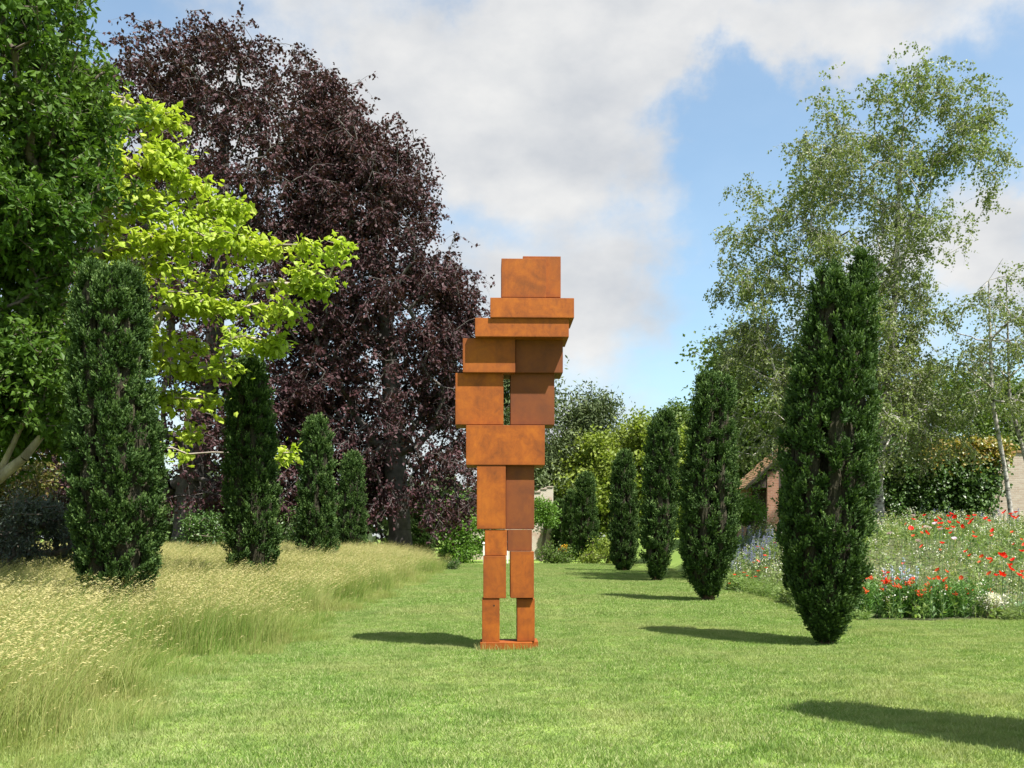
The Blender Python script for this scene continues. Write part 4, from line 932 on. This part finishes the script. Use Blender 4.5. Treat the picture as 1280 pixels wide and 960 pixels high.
def flowers():
    rg = np.random.default_rng(9)
    pm = [poppy_mesh('red_poppy', M['red'], .85, .066, seed=k) for k in range(4)] 
    pts = [(1155,645),(1188,643),(1176,649),(1184,646),(1174,655),(1187,654),(1192,648),(1202,650),(1218,645),(1234,649),(1254,639),(1262,638),(1263,643),(1264,647),(1203,660),(1179,655),(1192,660),(1214,655),(1213,652),(1181,667),
           (1178,680),(1248,694),(1254,696),(1257,698),(1263,707),(1268,701),(1266,713),(1256,720),(1246,721),(1253,719),(1254,758),(1150,650),(1185,662),(1196,654),(1240,665),(1275,660),(1278,690),(1272,720),
           (955,687),(953,684),(969,679),(941,704),(949,702),(935,716),(934,720),(943,721),(942,723),(923,719),(926,721),(931,732),(934,735),(907,729),(1013,718),(1009,741),(1015,736),(962,695),(958,710),(948,714),
           (1140,662),(1165,660),(1211,646),(1168,652),(1160,668),(1228,672),(1236,700),(1209,690),(1270,648),(1242,652)]
    for i, (px, py) in enumerate(pts):
        h = .85 if px > 1000 else .6
        x, y = ground_hit(px, py, h, 18.7 if px > 1050 else (28.5 if px < 1000 else 19.5))
        if px < 1000: y = min(max(y, 28.8), 33); x = (px - CX) * y / F; h = max(.18, CAMZ + (HY - py) * y / F - float(H(x, y)))
        if 1000 < px < 1050: y = 20.5; x = (px - CX) * y / F; h = max(.2, CAMZ + (HY - py) * y / F - float(H(x, y)))
        o = link('red_poppy', pm[i % 4], None, (x, y, float(H(x, y)))); o.rotation_euler = (0, 0, rg.uniform(0, 6.28)); s = rg.uniform(.8, 1.2)
        o.scale = (s, s, h / .85)
        k = 0 if px < 1000 else 1 if px < 1050 else 2 if py < 669 else 3
        tag(o, ('red poppy at the border edge beside the hazy blue catmint', 'red poppy showing through the foot of the forked yew', 'red poppy along the top of the border before the brick wall and climber',
                'red poppy midway down the border, near the bleached tuft and lilies')[k], 'poppy',
            ('red poppies beside the catmint', 'red poppies behind the forked yew', 'red poppies along the top of the border', 'red poppies midway down the border')[k])
    om = [poppy_mesh('pale_red_poppy', M['orange'], .8, .05, seed=20 + k) for k in range(3)]
    for i in range(32):
        px, py = rg.uniform(1095, 1280), rg.uniform(655, 745)
        x, y = ground_hit(px, py, .8); o = link('salmon_poppy', om[i % 3], None, (x, y, float(H(x, y)))); o.rotation_euler = (0, 0, rg.uniform(0, 6.28))
        s = rg.uniform(.7, 1.1); o.scale = (s, s, 1)
        tag(o, 'small salmon-orange poppy among the green border planting', 'poppy', 'salmon poppies in the flower border')
    lm = [poppy_mesh('lilac_poppy', M['lilac'], .85, .075, 5, 40 + k, True) for k in range(3)]
    for i, (px, py) in enumerate(((1139,646),(1157,660),(1167,656),(1173,663),(1187,664),(1190,675),(1110,668),(1162,661),(1150,678))):
        x, y = ground_hit(px, py, .85); o = link('lilac_poppy', lm[i % 3], None, (x, y, float(H(x, y)))); o.rotation_euler = (0, 0, rg.uniform(0, 6.28))
        tag(o, 'pale lilac double poppy standing behind the red poppies', 'poppy', 'lilac poppies in the flower border')
    # lily clumps at the front edge
    global rng
    rng = np.random.default_rng(31)
    bloom = []
    for k in range(2):
        g = Geo(); m = 14; a = rng.uniform(0, 6.28, m); ax = np.stack([np.cos(a), np.sin(a), rng.uniform(.3, 1.1, m)], 1)
        g.leaves(rng.normal(0, .03, (m, 3)), ax, rdir(m) + np.array([0, 0, .7]), rng.uniform(.06, .10, m), .045, None, 0, .25); bloom.append(g.mesh('lily_bloom', [M['orange' if k else 'red']]))
    cl = [(1085, 19.3, .95, 16, .55, 'lily clump crowded with orange-red bloom right beside the forked yew', 11), (1130, 19.35, .9, 15, .5, 'lily clump mingled with pale blue spires at the lawn edge', 6),
          (1165, 19.3, .9, 20, .6, 'dense green lily clump with few orange blooms at the lawn edge', 5), (1200, 19.4, .95, 20, .6, 'dense green lily clump next to the white bleached clump', 6),
          (1108, 20.3, 1.0, 14, .6, 'taller lily clump with salmon blooms behind the front lilies', 8)]
    for px, Y, h, ns, rad, lab, nf in cl:
        x = (px - CX) * Y / F; root = empty('lily_clump', (x, Y, float(H(x, Y)))); tag(root, lab, 'flowers', 'lily clumps along the front of the border')
        n = ns * 4; a = rng.uniform(0, 6.28, n); q = np.sqrt(rng.random(n)) * rad
        b = np.stack([np.cos(a) * q, np.sin(a) * q * .6, np.zeros(n)], 1); g = Geo(); hh = h * rng.uniform(.6, 1.05, n)
        tips, d = blades(g, b, n, hh, .22, (.03, -.05), .014, 0, 4)
        for j in range(22):
            t = (j + rng.random(n)) / 22; p = b.copy(); p[:, :2] += d * (t ** 2 * hh)[:, None]; p[:, 2] += hh * (t - .2 * t * t)
            ax = rdir(n); ax[:, 2] = np.abs(ax[:, 2]) * .8 + .1; L_ = rng.uniform(.13, .22, n) * (1.15 - .55 * t); g.leaves(p, ax, rdir(n) + np.array([0, 0, 1.]), L_, .022, None, 0)
        link('foliage', g.mesh('lily_foliage', [M['lily_leaf']]), root)
        for i in rng.choice(n, nf, replace=False):
            o = link('bloom', bloom[int(rng.random() < .72)], root, tips[i]); s = rng.uniform(.5, 1.05); o.scale = (s, s, s); o.rotation_euler = (0, 0, rng.uniform(0, 6))
    # pale blue spires
    def spire(x, y, h, mat, label, name, group, leafm='lavender_leaf', w=.035, dens=90, cat='flowers', n=5, rad=.12, parent_kind='flowers'):
        root = empty(name, (x, y, float(H(x, y)))); tag(root, label, cat, group); gl = Geo()
        for k in range(n):
            bx, by = rng.normal(0, rad, 2); hh = h * rng.uniform(.75, 1.08); lx = rng.normal(0, .06)
            gl.tubes([[bx, by, -.02]], [[bx + lx, by, hh]], .006, .004, 4, 0, .5)
            m = 16; t = rng.random(m) * .6; a = rng.uniform(0, 6.28, m)
            gl.leaves(np.stack([bx + lx * t, np.full(m, by), hh * t], 1), np.stack([np.cos(a), np.sin(a), np.full(m, .6)], 1), rdir(m), .14, .035, None)
            g = Geo(); t = rng.uniform(.5, 1, dens); a = rng.uniform(0, 6.28, dens); rr = w * (1.25 - t * .9)
            g.leaves(np.stack([bx + lx * t + np.cos(a) * rr * .3, by + np.sin(a) * rr * .3, hh * t], 1), np.stack([np.cos(a), np.sin(a), np.full(dens, .5)], 1), rdir(dens), w * 1.0, w * .8)
            link('flower_spike', g.mesh(name + '_spike', [mat]), root)
        link('foliage', gl.mesh(name + '_leaves', [M[leafm]]), root)
    for px, Y, h, k in ((1120, 19.5, 1.15, 3), (1137, 19.7, 1.1, 4), (1128, 20.1, 1.2, 3)):
        spire((px - CX) * Y / F, Y, h, M['paleblue'], 'pale blue flower spires rising among the orange-red lilies', 'blue_spires', 'pale blue spires in the lilies', n=k)
    # catmint: hazy blue mass at the far corner of the border
    for i in range(26):
        x = rng.uniform(7.3, 11.5); y = rng.uniform(29.5, 37.5)
        spire(x, y, rng.uniform(.75, 1.05), M['blue'], 'hazy blue catmint with fine spikes at the far corner of the border', 'catmint', 'blue catmint clumps at the border corner', w=.03, dens=40, n=15, rad=.34)
    for i in range(7):
        x = 15 + i * .55 + rng.uniform(-.2, .2); y = rng.uniform(32, 36)
        spire(x, y, 1.1, M['blue'], 'scattered violet-blue spikes at the back of the border before the dark climber', 'catmint', 'violet-blue spikes at the back of the border', w=.03, dens=40, n=7, rad=.3)
    # bleached clump
    Y = 19.0; x = (1243 - CX) * Y / F; root = empty('bleached_clump', (x, Y, 0)); tag(root, 'bleached white tuft of dried stems at the front of the border', 'flowers')
    g = Geo(); n = 160; a = rng.uniform(0, 6.28, n); b = np.stack([np.cos(a), np.sin(a), a * 0], 1) * (rng.random(n) * .16)[:, None]; tips, d = blades(g, b, n, rng.uniform(.25, .6, n), .5, (0, 0), .009, 0, 3)
    link('stem', g.mesh('bleached_stems', [M['straw']]), root); g = Geo()
    for j in range(5): g.leaves(tips + rng.normal(0, .03, (n, 3)), rdir(n), rdir(n), .05, .03)
    link('flower_head', g.mesh('bleached_heads', [M['white']]), root)
    # torch flowers by the far yews
    for i, (px, py) in enumerate(((699.5, 690), (703, 686), (707, 685))):
        Y = 61.5; x = (px - CX) * Y / F; h = CAMZ + (HY - py) * Y / F + .25; root = empty('torch_flower', (x, Y, 0)); tag(root, 'yellow torch flower on a straight stem by the far yews', 'flowers', 'yellow torch flowers by the far yews')
        g = Geo(); g.tubes([[0, 0, -.03]], [[0, 0, h - .2]], .02, .015, 5, 0, .5); n = 30; a = rng.uniform(0, 6.28, n)
        blades(g, np.zeros((n, 3)), n, rng.uniform(.4, .8, n), .7, (0, 0), .03); link('stem', g.mesh('torch_stem', [M['lily_leaf']]), root)
        g = Geo(); m = 90; t = rng.random(m); a = rng.uniform(0, 6.28, m); g.leaves(np.stack([np.cos(a) * .05, np.sin(a) * .05, h - .5 + t * .5], 1), np.stack([np.cos(a), np.sin(a), np.full(m, -.5)], 1), rdir(m), .09, .05)
        link('flower_head', g.mesh('torch_head', [M['yellow']]), root)
flowers()
